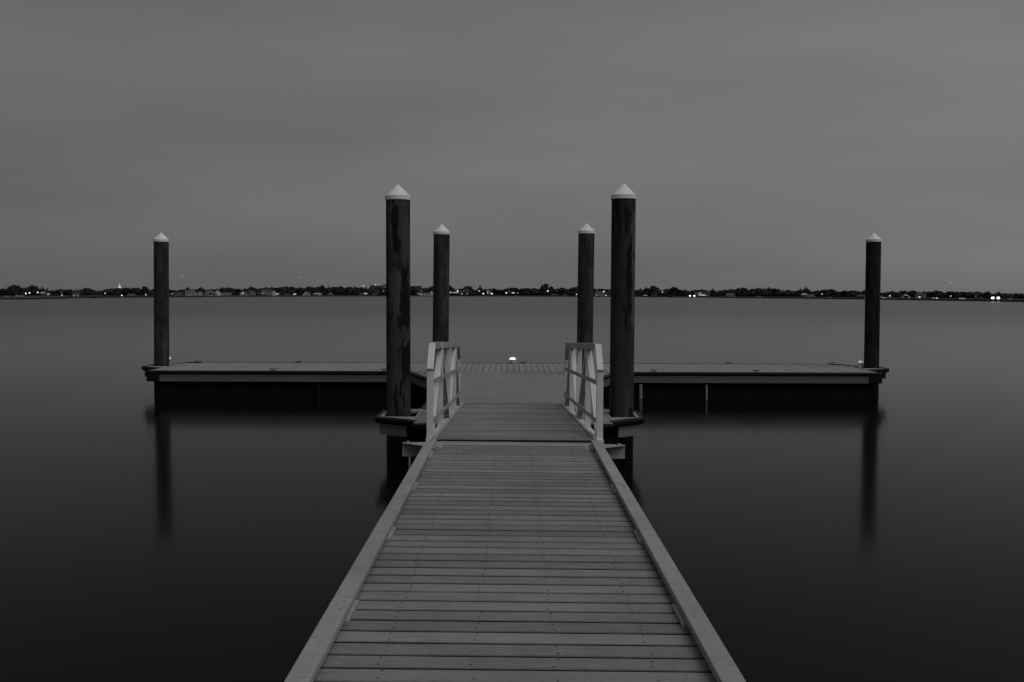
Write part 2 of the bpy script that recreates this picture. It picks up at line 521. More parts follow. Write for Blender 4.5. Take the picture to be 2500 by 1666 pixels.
for s in (-1, 1):
    X = s * 0.876
    RAIL = thing("railing", "", "", (0, 0, 0)); RAIL.parent = RAMP; RAIL.rotation_euler = (0, 0, s * 0.0045)
    del RAIL['label'], RAIL['category']
    MB().box(X - 0.035, X + 0.035, 0.09, L, -0.13, -0.006).obj("bottom_chord", M_METAL, RAIL, bevel=0.003)
    xi0, xi1 = sorted((s * 0.802, s * 0.8375))
    MB().box(xi0, xi1, 0.09, L, -0.03, 0.018).obj("toe_strip", M_METAL_D, RAIL, bevel=0.003)
    for k, yp in enumerate(posts):
        lo = k in (0, 4)
        b = MB()
        if k == 0:
            b.box(X - 0.034, X + 0.034, yp - 0.03, yp + 0.03, -0.16, HLOW)
        else:
            b.box(X - 0.034, X + 0.034, yp - 0.022, yp + 0.022, -0.005, HLOW if lo else HR - 0.055)
        b.obj("post", M_METAL, RAIL, bevel=0.003)
    MB().box(X - 0.036, X + 0.036, 0.44, 5.34, HR - 0.054, HR + 0.02).obj("top_rail", M_METAL_D, RAIL, bevel=0.004)
    MB().beam((X, 0.17, HLOW + 0.004), (X, 0.435, HR - 0.01), 0.068, 0.06).obj("sloping_rail", M_METAL, RAIL, bevel=0.003)
    MB().channel((X, 5.61, HLOW + 0.004), (X, 5.345, HR - 0.01), 0.068, 0.075).obj("sloping_rail", M_METAL, RAIL)
    zt = HR - 0.08
    for ya, za, yb, zb in ((0.26, 0.0, 1.57, zt), (1.67, zt, 2.95, 0.0), (3.05, 0.0, 4.33, zt), (4.43, zt, 5.53, 0.0)):
        MB().channel((X, ya, za), (X, yb, zb), 0.066, 0.075).obj("diagonal_brace", M_METAL, RAIL)
    xr = s * 0.837
    for z in (0.58, 0.185):
        MB().box(xr - 0.004, xr + 0.004, 0.17, 5.60, z - 0.024, z + 0.024).obj("guard_bar", M_METAL_D, RAIL)
    for z in (0.58, 0.185):
        for yb_ in (0.195, 1.62, 3.0, 4.38):
            MB().lathe([(0.009, 0.0), (0.009, 0.007)], 6, Matrix.Translation((xr - s * 0.0042, yb_, z)) @ Matrix.Rotation(-s * math.pi / 2, 4, 'Y'), smooth=False).obj("rail_bolt", M_BRACKET, RAIL)
    t = MB(); yt = 1.35 if s < 0 else 3.6
    M = Matrix.Translation((0, yt, 0)) @ Matrix.Rotation(0.25 * s, 4, 'X')
    t.box(s * 0.8380 - 0.002, s * 0.8380 + 0.002, -0.03, 0.10, HR - 0.05, HR + 0.018, 0.5, Matrix.Translation((0, yt, 0)))
    t.obj("tape_patch", M_TAPE, RAIL)

# ------------------------------------------------------------------ floating dock
DOCK = thing("floating_dock", "long floating dock shaped like a T with black rubber edges beyond the ramp", "dock", (0, 0, ZF))
XL, XR = -8.33, 8.40
YF, YB = 22.66, 25.40                # wings: front and back edge
XS, YS = 1.37, 13.52                 # stem half width and its shore end
TH = 0.035
# wing boards run across the wing
mb = MB(); x = XL
while x < XR - 0.05:
    w = min(0.144, XR - x)
    if w > 0.04:
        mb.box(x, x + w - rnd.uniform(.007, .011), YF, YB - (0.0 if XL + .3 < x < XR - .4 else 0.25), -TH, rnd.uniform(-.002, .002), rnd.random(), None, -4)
    x += 0.144
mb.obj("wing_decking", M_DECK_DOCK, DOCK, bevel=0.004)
# stem boards run across the stem
M_STEM = board_mat("stem_deck_boards", 0.225, grain=(1.2, 45, 45), spread=0.12)
mb = MB(); y = YS
while y < YF - 0.03:
    d = min(0.144, YF - 0.012 - y)
    mb.box(-XS, XS, y, y + d - rnd.uniform(.005, .009), -TH, rnd.uniform(-.0015, .0015), rnd.random())
    y += 0.144
mb.obj("stem_decking", M_STEM, DOCK, bevel=0.004)
# corner gussets
GY0, GX = 19.7, 2.32
for s in (-1, 1):
    g = MB(); n = 16
    for k in range(n):
        ya = GY0 + (YF - 0.012 - GY0) * k / n; yb = GY0 + (YF - 0.012 - GY0) * (k + 1) / n - 0.006
        fa = XS + 0.004 + (GX - XS) * (ya - GY0) / (YF - GY0); fb = XS + 0.004 + (GX - XS) * (yb - GY0) / (YF - GY0)
        g.prism([(s * (XS + 0.004), ya), (s * fa, ya), (s * fb, yb), (s * (XS + 0.004), yb)], -TH, rnd.uniform(-.001, .001), rnd.random())
    g.obj("corner_gusset", M_STEM, DOCK)


def edge_run(pts, rub=True, fascia=True, fz=(-0.24, -0.08)):
    """Rubber strip and timber fascia along a polyline of deck edge points (outside is to the right of travel)."""
    pts = [Vector((a, b, 0)) for a, b in pts]
    for a, b in zip(pts[:-1], pts[1:]):
        d = (b - a).normalized(); o = Vector((d.y, -d.x, 0))
        if rub:
            m = MB()
            c0, c1 = a + o * 0.028, b + o * 0.028
            prof = [(-0.03, 0.008), (0.012, 0.008), (0.034, -0.010), (0.034, -0.052), (0.016, -0.078), (-0.026, -0.078)]
            vs = [c0 + o * q + Vector((0, 0, z)) for q, z in prof] + [c1 + o * q + Vector((0, 0, z)) for q, z in prof]
            k = len(prof)
            fs = [tuple(range(k)), tuple(range(2 * k - 1, k - 1, -1))] + [(j, j + k, (j + 1) % k + k, (j + 1) % k) for j in range(k)]
            m.add(vs, fs)
            m.obj("rubber_strip", M_RUBBER, DOCK)
        if fascia:
            m = MB()
            for j, (z0, z1, off) in enumerate(((fz[0], fz[1] - 0.055, 0.012), (fz[1] - 0.05, fz[1], 0.016))):
                c0, c1 = a + o * off, b + o * off
                m.beam(c0 + Vector((0, 0, (z0 + z1) / 2)), c1 + Vector((0, 0, (z0 + z1) / 2)), 0.04, z1 - z0, side=o, tint=rnd.random())
            m.obj("fascia_board", M_FASCIA, DOCK)


def gx(y): return XS + (GX - XS) * (y - GY0) / (YF - GY0)


edge_run([(XL, YF), (-GX, YF)]); edge_run([(GX, YF), (XR, YF)])
edge_run([(-GX, YF), (-XS, GY0)]); edge_run([(XS, GY0), (GX, YF)])
edge_run([(-XS, GY0), (-XS, 15.3)]); edge_run([(XS, 15.3), (XS, GY0)])
edge_run([(-XS, YS), (XS, YS)], fascia=False)
edge_run([(XR, YB), (XL, YB)])
# ends of the wings
edge_run([(XL, 24.85), (XL, 25.36)][::-1], fascia=True)
edge_run([(XR, 24.85), (XR, 25.36)], fascia=True)
# black corner bumpers at the wing fronts
for xc, s in ((XL, -1), (XR, 1)):
    MB().box(xc - 0.02 if s < 0 else xc - 0.28, xc + 0.28 if s < 0 else xc + 0.02, YF - 0.055, YF + 0.3, -0.242, -0.010).obj("corner_bumper", M_RUBBER, DOCK, bevel=0.02)

# pile brackets: frame around each pile, pale steel on top, rubber outside, plate hanging below
PILES = [  # u_top, v_top, u_base, v_base, Y
    ("inner", 971.6, 489, 973.2, 1017, 14.62), ("inner", 1522.6, 487, 1517.0, 1022, 14.62),
    ("back", 1078.4, 573, 1075.8, 833, 21.9), ("back", 1431.7, 571, 1428.0, 833, 21.9),
    ("outer", 393.6, 591, 394.7, 893, 24.35), ("outer", 2132.9, 591, 2127.4, 903, 24.35)]
base_pts = [at(p[3], p[4], p[5]) for p in PILES]
for (kind, *_), bp in zip(PILES, base_pts):
    s = -1 if bp.x < 0 else 1
    if kind == "inner":
        xe, xo = s * (XS + 0.004), s * (abs(bp.x) + 0.225)
        poly = [(xe, 13.84), (xo, 14.22), (xo, 14.95), (xe, 15.24)]
        hole = [(xe + s * 0.035, 14.27), (xo - s * 0.045, 14.27), (xo - s * 0.045, 14.95 - 0.06), (xe + s * 0.035, 14.97)]
    elif kind == "outer":
        xe0 = XL if s < 0 else XR
        xe, xo = xe0 + s * 0.004, bp.x + s * (0.26 if s < 0 else 0.20)
        poly = [(xe, 23.50), (xo, 23.92), (xo, 24.75), (xe, 24.95)]
        hole = [(xe + s * 0.01, 24.02), (xo - s * 0.02, 24.02), (xo - s * 0.02, 24.68), (xe + s * 0.01, 24.7)]
    else:
        continue
    fr = MB(); n = 4
    vs = [(x, y, 0.004) for x, y in poly] + [(x, y, 0.004) for x, y in hole] + [(x, y, -0.03) for x, y in poly] + [(x, y, -0.03) for x, y in hole]
    fs = []
    for i in range(4):
        j = (i + 1) % 4
        q = [(i, j, 4 + j, 4 + i), (8 + i, 12 + i, 12 + j, 8 + j), (i, 8 + i, 8 + j, j), (4 + i, 4 + j, 12 + j, 12 + i)]
        fs += q if s > 0 else [t[::-1] for t in q]
    fr.add(vs, fs)
    br = fr.obj("pile_bracket", M_BRACKET, DOCK)
    rp = poly if s > 0 else poly[::-1]
    seq = rp[:4]
    for a, b in zip(seq[:-1], seq[1:]):
        a, b = Vector((*a, 0)), Vector((*b, 0)); d = (b - a).normalized(); o = Vector((d.y, -d.x, 0))
        m = MB()
        e = 0.035
        c0, c1 = a - d * e + o * 0.03, b + d * e + o * 0.03
        prof = [(-0.03, 0.012), (0.012, 0.014), (0.034, -0.010), (0.03, -0.05), (0.010, -0.08), (-0.028, -0.08)]
        vs = [c0 + o * q + Vector((0, 0, z)) for q, z in prof] + [c1 + o * q + Vector((0, 0, z)) for q, z in prof]
        k = len(prof)
        m.add(vs, [tuple(range(k)), tuple(range(2 * k - 1, k - 1, -1))] + [(j, j + k, (j + 1) % k + k, (j + 1) % k) for j in range(k)])
        m.obj("bracket_rubber", M_RUBBER, br)
    if kind == 'inner':
        xa, xb = sorted((s * 1.10, s * (XS + 0.12)))
        MB().box(xa, xb, 13.95, 15.1, -0.7, -0.082).obj('bracket_dark_block', M_FLOAT, br)  # black block added to darken the bright gap beside the stem
    # hanging plates: front and outer side
    for (a, b), w in (((seq[0], seq[1]) if s > 0 else (seq[2], seq[3]), 1), ((seq[1], seq[2]), 0)):
        a, b = Vector((*a, 0)), Vector((*b, 0)); d = (b - a).normalized(); o = Vector((d.y, -d.x, 0))
        if w:
            if s > 0: a = a + d * (b - a).length * 0.24
            else: b = b - d * (b - a).length * 0.24
        if kind == "outer" and w: continue
        m = MB()
        for z0, z1, off in ((-0.242, -0.132, -0.012), (-0.127, -0.081, -0.008)):
            m.beam(a + o * off + Vector((0, 0, (z0 + z1) / 2)), b + o * off + Vector((0, 0, (z0 + z1) / 2)), 0.03, z1 - z0, side=o, tint=rnd.random())
        m.obj("bracket_plate", M_PLATE, br)

# floats under the deck, with pipes showing between them
for x0, x1 in ((XL + 0.12, -4.46), (-4.41, -1.2), (-1.17, 1.17), (1.2, 2.9), (2.94, 4.40), (4.46, XR - 0.18)):
    MB().box(x0, x1, YF + 0.06, YB - 0.1, -0.85, -0.06).obj("float", M_FLOAT, DOCK, bevel=0.03)
for y0, y1 in ((YS + 0.08, 16.4), (16.45, 19.4), (19.45, YF + 0.03)):
    MB().box(-XS + 0.05, XS - 0.05, y0, y1, -0.85, -0.06).obj("float", M_FLOAT, DOCK, bevel=0.03)
for xx, v, r in ((4.43, 0.30, 0.022), (2.92, 0.22, 0.045), (-4.43, 0.012, 0.02)):
    m = plain("pipe_paint", v, 0.5, var=0.3, scale=9)
    MB().lathe([(r, -0.62), (r, -0.28)], 12, Matrix.Translation((xx, YF + 0.015, 0))).obj("stand_pipe", m, DOCK)

# cleats along the edges
def cleat(u, front):
    x = onz(u, 905 if front else 886, ZF).x * (1.0)
    y = YF + 0.09 if front else YB - 0.09
    x = (u - 1250) / F * y + CAM.x
    c = MB()
    c.tube([(x - 0.105, y, 0.054), (x - 0.06, y, 0.043), (x, y, 0.038), (x + 0.06, y, 0.043), (x + 0.105, y, 0.054)], [0.004, 0.008, 0.011, 0.008, 0.004], 8)
    for q in (-0.03, 0.03):
        c.lathe([(0.014, 0.001), (0.008, 0.016), (0.008, 0.038)], 8, Matrix.Translation((x + q, y, 0)))
    c.box(x - 0.055, x + 0.055, y - 0.025, y + 0.025, 0.002, 0.009)
    c.obj("cleat", M_IRON, DOCK)


for u in (666, 940, 1597, 1847): cleat(u, True)
for u in (481, 728, 1277, 1780, 2031): cleat(u, False)

# ------------------------------------------------------------------ piles
PM = {0: pile_mat("pile_tarred", 0.056, 0.004, (1.3, 0.4, 2.2), 0.47, [
          (-.13, .05, 2.15, 2.72, .075), (-.12, .02, .2, 2.1, .055), (.055, .165, 1.95, 2.82, .003), (-.075, .02, 3.2, 3.72, .003), (-.055, .065, 2.98, 3.28, .003),
          (-.2, -.135, 2.35, 2.70, .003), (.06, .2, 1.15, 1.68, .003), (-.035, .002, .5, 1.1, .004), (.09, .15, 2.9, 3.6, .06)]), 1: pile_mat("pile_scuffed", 0.036, 0.004, (5.1, 8.2, 0.3), 0.47, [
          (.105, .168, 2.0, 3.68, .085), (.03, .125, 2.42, 2.80, .003), (.14, .2, 2.9, 3.05, .003), (-.01, .08, 3.35, 3.72, .004), (.085, .16, .5, .75, .003), (-.1, .02, .6, 2.2, .04)]),
      3: pile_mat("pile_black", 0.022, 0.004, (7.1, 3.2, 1.3), 0.48),
      2: pile_mat("pile_plain", 0.032, 0.008, (2.0, 3.0, 4.0), 0.36)}
PL = ["tall black pile with tarry runs and scuffed grey patches beside the ramp's foot",
      "tall dark pile with one pale streak down its side at the dock's near corner",
      "slim dark pile rising behind the ramp railing nearest the scuffed tarry pile",
      "slim dark pile rising behind the ramp railing nearest the pale-streaked pile",
      "lone dark pile at the end of the dock whose lamp is half hidden",
      "lone dark pile at the end of the dock with two small lamps at its foot"]
for i, ((kind, ut, vt, ub, vb, Y), bp) in enumerate(zip(PILES, base_pts)):
    tp = at(ut, vt, Y)
    lean = (tp - bp).normalized()
    foot = bp - lean * ((bp.z + 0.02) / lean.z)
    L_ = (tp - foot).length
    t = thing("pile", PL[i], "pile", foot, "capped piles round the floating dock")
    t.rotation_mode = 'QUATERNION'
    q = Vector((0, 0, 1)).rotation_difference(lean)
    t.rotation_quaternion = q @ Matrix.Rotation(0.7 * i, 3, 'Z').to_quaternion() if i > 1 else q
    r = 0.177
    sh = MB().lathe([(r, -3.0), (r * 1.005, 0.3), (r * 1.0, 1.5), (r * 0.995, L_ + 0.01)], 48)
    sh.obj("pile_shaft", PM[0] if i == 0 else PM[1] if i == 1 else PM[3] if i == 5 else PM[2], t)
    hb_, hc = 0.062, 0.218 - 0.0
    MB().lathe([(r + 0.004, L_ - 0.004), (r + 0.010, L_ + 0.0), (r + 0.010, L_ + hb_ - 0.004), (r + 0.004, L_ + hb_),
                (0.010, L_ + hb_ + hc - 0.055), (0.001, L_ + hb_ + hc - 0.052)], 48, smooth=False).obj("pile_cap", M_CAP, t)

# ------------------------------------------------------------------ dock lamps
def emit_mat(name, s):
    m, n, l, b = new_mat(name)
    b.inputs['Base Color'].default_value = grey(0.8)
    b.inputs['Emission Color'].default_value = grey(1.0)
    b.inputs['Emission Strength'].default_value = s
    return m


M_LENS = emit_mat("lamp_lens", 1.1)
M_LENS_DIM = emit_mat("lamp_lens_dim", 0.22)
pt = Vector((CAM.x + (1251.6 - 1250) / F * 25.28, 25.28, ZF + 0.003))
lm = thing("dock_lamp", "small round lit dock lamp on the far edge midway along the dock", "lamp", pt, "small lamps standing on the dock")
MB().lathe([(0.06, 0), (0.085, 0.015), (0.07, 0.05), (0.045, 0.07), (0.05, 0.085), (0.078, 0.102)], 24).obj("lamp_base", M_BRACKET, lm)
MB().lathe([(0.070, 0.1025), (0.082, 0.118), (0.074, 0.136), (0.045, 0.156), (0.004, 0.164)], 24).obj("lamp_lens", M_LENS, lm)
for (u, Y, r, h, lab, lens) in ((2101.2, 24.2, 0.03, 0.17, "short post lamp by the end pile, the brighter of the pair", M_LENS_DIM),
                                (2107.4, 24.55, 0.022, 0.15, "thin post lamp tucked against the end pile beside a brighter one", M_LENS_DIM),
                                (413.2, 24.5, 0.024, 0.19, "small post lamp half hidden behind the end pile with a single light", M_LENS_DIM)):
    pt = Vector((CAM.x + (u - 1250) / F * Y, Y, ZF + 0.003))
    lm = thing("dock_lamp", lab, "lamp", pt, "small lamps standing on the dock")
    MB().lathe([(r * 1.5, 0), (r * 1.5, 0.012), (r * 0.8, 0.016), (r * 0.8, h - 0.06), (r, h - 0.055)], 14).obj("lamp_base", M_BRACKET, lm)
    MB().lathe([(r, h - 0.0545), (r, h - 0.015), (r * 0.5, h), (0.002, h + 0.004)], 14).obj("lamp_lens", lens, lm)
# a heap of pale mooring rope on the stem beside the tarred pile
rp = MB(); r2 = random.Random(2); pts = []
for k in range(90):
    a = k * 0.42; rr = 0.09 + 0.06 * math.sin(k * 0.37) + r2.uniform(-.015, .015)
    pts.append((-1.22 + rr * math.cos(a) * 0.7, 15.62 + rr * math.sin(a) * 1.5, ZF + 0.016 + 0.0016 * k + r2.uniform(0, .02)))
tag(rp.tube(pts, 0.011, 6).obj("mooring_rope", M_ROPE), "small loose heap of pale mooring rope on the dock behind the railing", "rope")
# ------------------------------------------------------------------ far shore: trees
def prof(pts, u):
    if u <= pts[0][0]: return pts[0][1]
    for (a, b), (c, d) in zip(pts[:-1], pts[1:]):
        if a <= u <= c: return b + (d - b) * (u - a) / max(1e-6, c - a)
    return pts[-1][1]


SKYLINE = []
for u0, sc_, raw in (
    (0, 5.602, "0:270 100:275 130:240 200:220 250:245 270:265 340:260 400:240 430:212 470:215 490:250 560:265 590:255 640:270 700:285 760:290 830:270 870:280 930:285 960:260 1000:262 1040:285 1090:265 1140:280 1180:240 1200:270 1235:235 1270:285 1330:280 1400:290 1440:265 1500:260 1590:240 1640:255 1700:265 1760:240 1820:250 1880:240 1940:255 1990:228 2040:260 2100:255 2240:255"),
    (400, 5.602, "65:270 150:270 200:280 260:275 300:262 330:238 370:255 430:262 490:262 505:242 530:255 570:265 620:275 680:255 720:265 750:250 800:245 850:255 900:250 950:270 1010:245 1050:262 1110:265 1160:255 1185:225 1210:240 1260:240 1310:240 1380:238 1440:245 1510:240 1560:255 1610:232 1670:225 1693:203 1710:225 1750:240 1810:240 1870:240 1930:238 1990:225 2050:238 2120:240 2170:212 2200:235 2240:225"),
    (800, 5.602, "10:210 60:220 100:240 150:215 200:212 240:250 290:245 340:215 370:228 430:220 460:240 500:240 560:235 640:240 700:240 790:235 1140:225 1200:240 1260:262 1330:240 1400:225 1440:215 1660:215"),
    (1100, 5.602, "0:225 60:268 110:255 160:235 230:215 280:232 320:260 360:258 400:205 430:240 460:262 490:245 550:255 600:245 660:260 700:270 740:245 800:235 880:230 930:250 1000:240 1080:240 1130:240 1200:255 1230:230 1260:195 1300:185 1340:205 1390:215 1410:260 1480:240 1540:230 1600:240 1650:235 1690:205 1730:210 1970:255 2050:250 2100:265 2150:265 2190:245"),
    (1500, 5.602, "290:265 380:250 430:225 470:235 530:210 570:225 600:260 640:295 670:265 720:260 790:228 850:255 910:270 960:250 1020:290 1100:268 1160:275 1220:262 1290:285 1340:250 1400:275 1440:258 1500:268 1570:262 1620:262 1680:228 1720:245 1780:240 1850:260 1920:265 1980:245 2040:240 2080:270 2110:215 2140:260 2220:250"),
    (1800, 6.536, "800:320 870:325 940:330 1000:285 1050:300 1090:262 1120:320 1180:330 1250:305 1320:330 1420:300 1500:320 1600:345 1650:325 1740:335 1830:330 1920:325 1990:330 2040:325"),
    (2100, 5.8825, "290:325 390:310 460:305 540:315 630:300 680:305 770:290 830:315 950:310 1030:320 1085:290 1120:312 1200:318 1290:315 1350:310 1430:325 1500:318 1560:330 1640:315 1700:330 1750:340 1820:312 1870:345 1930:345 1985:310 2020:340 2080:350 2150:350 2220:330 2290:325 2353:345")):
    for q in raw.split():
        a, b = q.split(':'); SKYLINE.append((u0 + float(a) / sc_, 660 + float(b) / sc_))
SKYLINE.sort()
WLINE = [(0, 733), (200, 729), (420, 726.5), (630, 726), (820, 725), (1100, 723.5), (1300, 723.8), (1550, 725.5), (1700, 727), (1920, 728.5), (2130, 732), (2300, 734.5), (2500, 737.5)]


def px_h(u, v_top):
    """Picture height above the water line, in photo pixels, for a thing whose top is at v_top."""
    return prof(WLINE, u) - v_top


def leaf_mat(name, v):
    m, n, l, b = new_mat(name)
    a = n.new('ShaderNodeAttribute'); a.attribute_name = 'tint'
    o = n.new('ShaderNodeObjectInfo')
    k = mth(n, l, 'MULTIPLY', mth(n, l, 'MULTIPLY_ADD', a.outputs['Fac'], 0.9, 0.55), mth(n, l, 'MULTIPLY_ADD', o.outputs['Random'], 0.7, 0.65))
    k = mth(n, l, 'MULTIPLY', k, v)
    c = n.new('ShaderNodeCombineColor')
    for i in range(3): l.new(k, c.inputs[i])
    l.new(c.outputs[0], b.inputs['Base Color'])
    b.inputs['Roughness'].default_value = 0.9; b.inputs['Specular IOR Level'].default_value = 0.05
    return m


M_LEAF = leaf_mat("dusk_foliage", 0.034)
M_BARK = plain("dark_bark", 0.03, 0.9, var=0.3)


def leaf_cloud(mb, rr, c, r, n, size, flat=1.0):
    """n small leaf clumps through an ellipsoid of radii r round c."""
    for _ in range(n):
        while True:
            p = Vector((rr.uniform(-1, 1), rr.uniform(-1, 1), rr.uniform(-1, 1)))
            if 0.12 < p.length < 1: break
        p = p * (p.length ** -0.45)
        q = Vector((c[0] + p.x * r[0], c[1] + p.y * r[1], c[2] + p.z * r[2]))
        a = Vector((rr.gauss(0, 1), rr.gauss(0, 1), rr.gauss(0, 1))).normalized()
        b = a.cross(Vector((rr.gauss(0, 1), rr.gauss(0, 1), rr.gauss(0, 1)))).normalized()
        s1, s2 = size * rr.uniform(.6, 1.4), size * rr.uniform(.5, 1.2)
        mb.add([q + a * s1, q + b * s2, q - a * s1 * .8, q - b * s2], [(0, 1, 2, 3)], rr.random())


def blob(mb, rr, c, r, n=7, m=9):
    """An uneven solid heart for a crown so that the sky shows only near its edge."""
    vs, fs = [], []
    for i in range(n + 1):
        th = math.pi * i / n
        for j in range(m):
            k = 1 + rr.uniform(-.22, .22); a = 2 * math.pi * j / m
            vs.append((c[0] + r[0] * k * math.sin(th) * math.cos(a), c[1] + r[1] * k * math.sin(th) * math.sin(a), c[2] + r[2] * k * math.cos(th)))
    for i in range(n):
        for j in range(m):
            fs.append((i * m + j, (i + 1) * m + j, (i + 1) * m + (j + 1) % m, i * m + (j + 1) % m))
    mb.add(vs, fs, 0.3)


def make_tree(kind, seed):
    """Unit tree: height 1, crown about 1 wide. Returns crown and trunk meshes."""
    rr = random.Random(seed)
    c, t = MB(), MB()
    if kind == "broad":
        lobes = [(rr.uniform(-.27, .27), rr.uniform(-.25, .25), rr.uniform(.42, .80), rr.uniform(.16, .26)) for _ in range(8)]
        lobes += [(rr.uniform(-.12, .12), 0, .84, .15), (0, 0, .45, .34)]
        for x, y, z, r in lobes:
            z = min(z, 0.98 - r * .85)
            blob(c, rr, (x, y, z), (r * .82, r * .82, r * .72), 5, 7)
            leaf_cloud(c, rr, (x, y, z), (r, r, r * .9), 38, 0.045)
        leaf_cloud(c, rr, (0, 0, .25), (.46, .4, .24), 60, 0.06)
        blob(c, rr, (0, 0, .24), (.4, .35, .25), 5, 8)
        t.tube([(0, 0, -.02), (.01, 0, .25), (-.02, .01, .55)], [.045, .035, .02], 7)
        for k in range(4):
            a = k * 1.6 + rr.random(); t.tube([(0, 0, .3 + .05 * k), (.2 * math.cos(a), .2 * math.sin(a), .55 + .05 * k)], [.02, .008], 5)
    elif kind == "pine":
        t.tube([(0, 0, -.02), (rr.uniform(-.03, .03), 0, .5), (rr.uniform(-.06, .06), 0, .97)], [.04, .03, .012], 7)
        for k in range(7):
            z = .48 + .08 * k + rr.uniform(-.02, .02); w = (.34 - .035 * k) * rr.uniform(.6, 1.15); x = rr.uniform(-.16, .16)
            t.tube([(0, 0, z - .05), (x, rr.uniform(-.1, .1), z)], [.012, .006], 5)
            leaf_cloud(c, rr, (x, rr.uniform(-.1, .1), z), (w, w * .8, .045), 34, 0.042)
            blob(c, rr, (x, 0, z), (w * .6, w * .5, .028), 4, 7)
        leaf_cloud(c, rr, (0, 0, .2), (.36, .3, .2), 40, 0.06); blob(c, rr, (0, 0, .2), (.34, .3, .22), 5, 8)
    else:                                                        # ragged: wind-torn crown on a bare stem
        t.tube([(0, 0, -.02), (rr.uniform(-.05, .05), 0, .5), (rr.uniform(-.12, .12), 0, .92)], [.045, .035, .012], 7)
        for k in range(6):
            x, z, r = rr.uniform(-.26, .26), rr.uniform(.5, .92), rr.uniform(.07, .14)
            t.tube([(0, 0, z - .16), (x, 0, z)], [.014, .006], 5)
            leaf_cloud(c, rr, (x, rr.uniform(-.1, .1), z), (r * 1.3, r, r * .75), 34, 0.036)
            blob(c, rr, (x, 0, z), (r * .8, r * .6, r * .4), 4, 6)
        leaf_cloud(c, rr, (0, 0, .24), (.36, .3, .22), 50, 0.06); blob(c, rr, (0, 0, .24), (.34, .3, .22), 5, 8)
    return c.mesh("crown", M_LEAF), t.mesh("trunk", M_BARK)


TREES = {k: [make_tree(k, 100 * j + i) for i in range(n)] for j, (k, n) in enumerate((("broad", 7), ("pine", 4), ("ragged", 5)))}
TLAB = {"broad": "dark round-crowned tree in the long tree line along the far shore",
        "pine": "dark flat-tiered pine standing up out of the far tree line",
        "ragged": "ragged thin-crowned tree poking out of the far tree line"}


def place_tree(kind, u, top, width, back, label=None, seed=0):
    g = ground(u, back)
    D = g.y
    h = px_h(u, top) / F * D - g.z + 0.0
    cr, tr = TREES[kind][seed % len(TREES[kind])]
    t = thing(kind_name[kind], label or TLAB[kind], "tree", (g.x, g.y, g.z - 0.1), "trees along the far shore")
    w = width / F * D
    t.scale = (w, w, h * 1.05)
    t.rotation_euler = (0, 0, seed * 2.39)
    link_mesh("crown", cr, t); link_mesh("trunk", tr, t)


kind_name = {"broad": "broadleaf_tree", "pine": "pine_tree", "ragged": "ragged_tree"}
rt = random.Random(21)
# trees one can pick out on the skyline
PICK = [
    ("broad", 36, 699, 26, "broad domed tree tallest of the clump above the low wharf wall"),
    ("ragged", 78, 697.5, 18, "ragged open tree above the pair of bright wharf lamps"),
    ("ragged", 174, 706, 10, "small tufted tree above the dim house with lit porch"),
    ("ragged", 211, 703, 6, "narrow leaning tree over the long low boathouse"),
    ("ragged", 220.5, 702, 8, "thin bare-looking tree over the long low boathouse"),
    ("broad", 355, 700.5, 16, "round tree close beside the lone end pile, above a small lamp"),
    ("broad", 459, 702, 13, "round tree crowning the roof of the two-chimney house"),
    ("broad", 490, 703, 11, "small domed tree just past the two-chimney house"),
    ("ragged", 611.5, 700, 9, "hook-topped tree rising above the dark hip-roofed house"),
    ("ragged", 702, 696, 8, "knob-topped tree standing highest between the pavilion and the big porch house"),
    ("broad", 788, 697.5, 13, "flat-topped tree behind the wide white pavilion"),
    ("ragged", 803, 697, 9, "pointed tree behind the small grey gabled house"),
    ("ragged", 832, 697, 16, "tall split-crowned tree between the grey gabled house and the bright white boathouse"),
    ("broad", 1056, 698, 22, "great domed tree behind the long lit colonnade"),
    ("broad", 1099, 698, 30, "great domed tree behind the bright terrace lamp"),
    ("broad", 1141, 698, 28, "wide domed tree over the dim house with upper balcony"),
    ("pine", 1171.5, 696, 11, "tiered pine standing clear above the lamps at the ramp's far end"),
    ("broad", 1330, 693, 26, "tallest dark tree of the middle shore, beside the thin mast"),
    ("broad", 1254, 702, 30, "broad low tree above a row of three small lamps"),
    ("ragged", 1401, 696.5, 9, "wispy tree beside the slim back pile near the tall streaked pile"),
    ("pine", 1577, 700, 11, "flat-topped pine beyond the small pale canopy on the water"),
    ("broad", 1594, 698, 22, "tall full tree beyond the small pale canopy on the water"),
    ("broad", 1641, 701, 26, "domed tree with a lamp at its shoulder"),
    ("ragged", 1672, 704.5, 8, "feathery grey tree next to the two bright dock floodlights"),
    ("pine", 1739, 704.5, 9, "leaning pine beyond the mansion with lit windows"),
    ("ragged", 1800, 701, 12, "leaning plume-topped tree beyond the rounded white house"),
    ("broad", 1815, 702.5, 20, "full tree beyond the rounded white house"),
    ("ragged", 1876.5, 699, 8, "tall lollipop tree between the dark boathouse and the dormered house"),
    ("pine", 1953, 704, 13, "lower of the twin flat pines above the dormered house"),
    ("pine", 1966, 700.5, 12, "higher of the twin flat pines above the dormered house"),
    ("ragged", 2018, 705, 10, "tufted tree above the pale low boathouse"),
    ("broad", 2209, 711, 16, "square-topped tree behind the house with two pale wings"),
    ("ragged", 2231, 709, 11, "pointed tree between the two-winged house and the big pale house"),
    ("pine", 2284.5, 709.5, 9, "small tilted pine showing above the smooth tree line by the mast"),
    ("broad", 2409, 713, 18, "round tree just before the two dazzling shore lights"),
    ("pine", 2437.5, 712.5, 9, "slim pine standing up beyond the two dazzling shore lights"),
]
for i, (k, u, top, w, lab) in enumerate(PICK):
    place_tree(k, u, top, w * 1.05, 45 + 3 * (i % 5), lab, i)
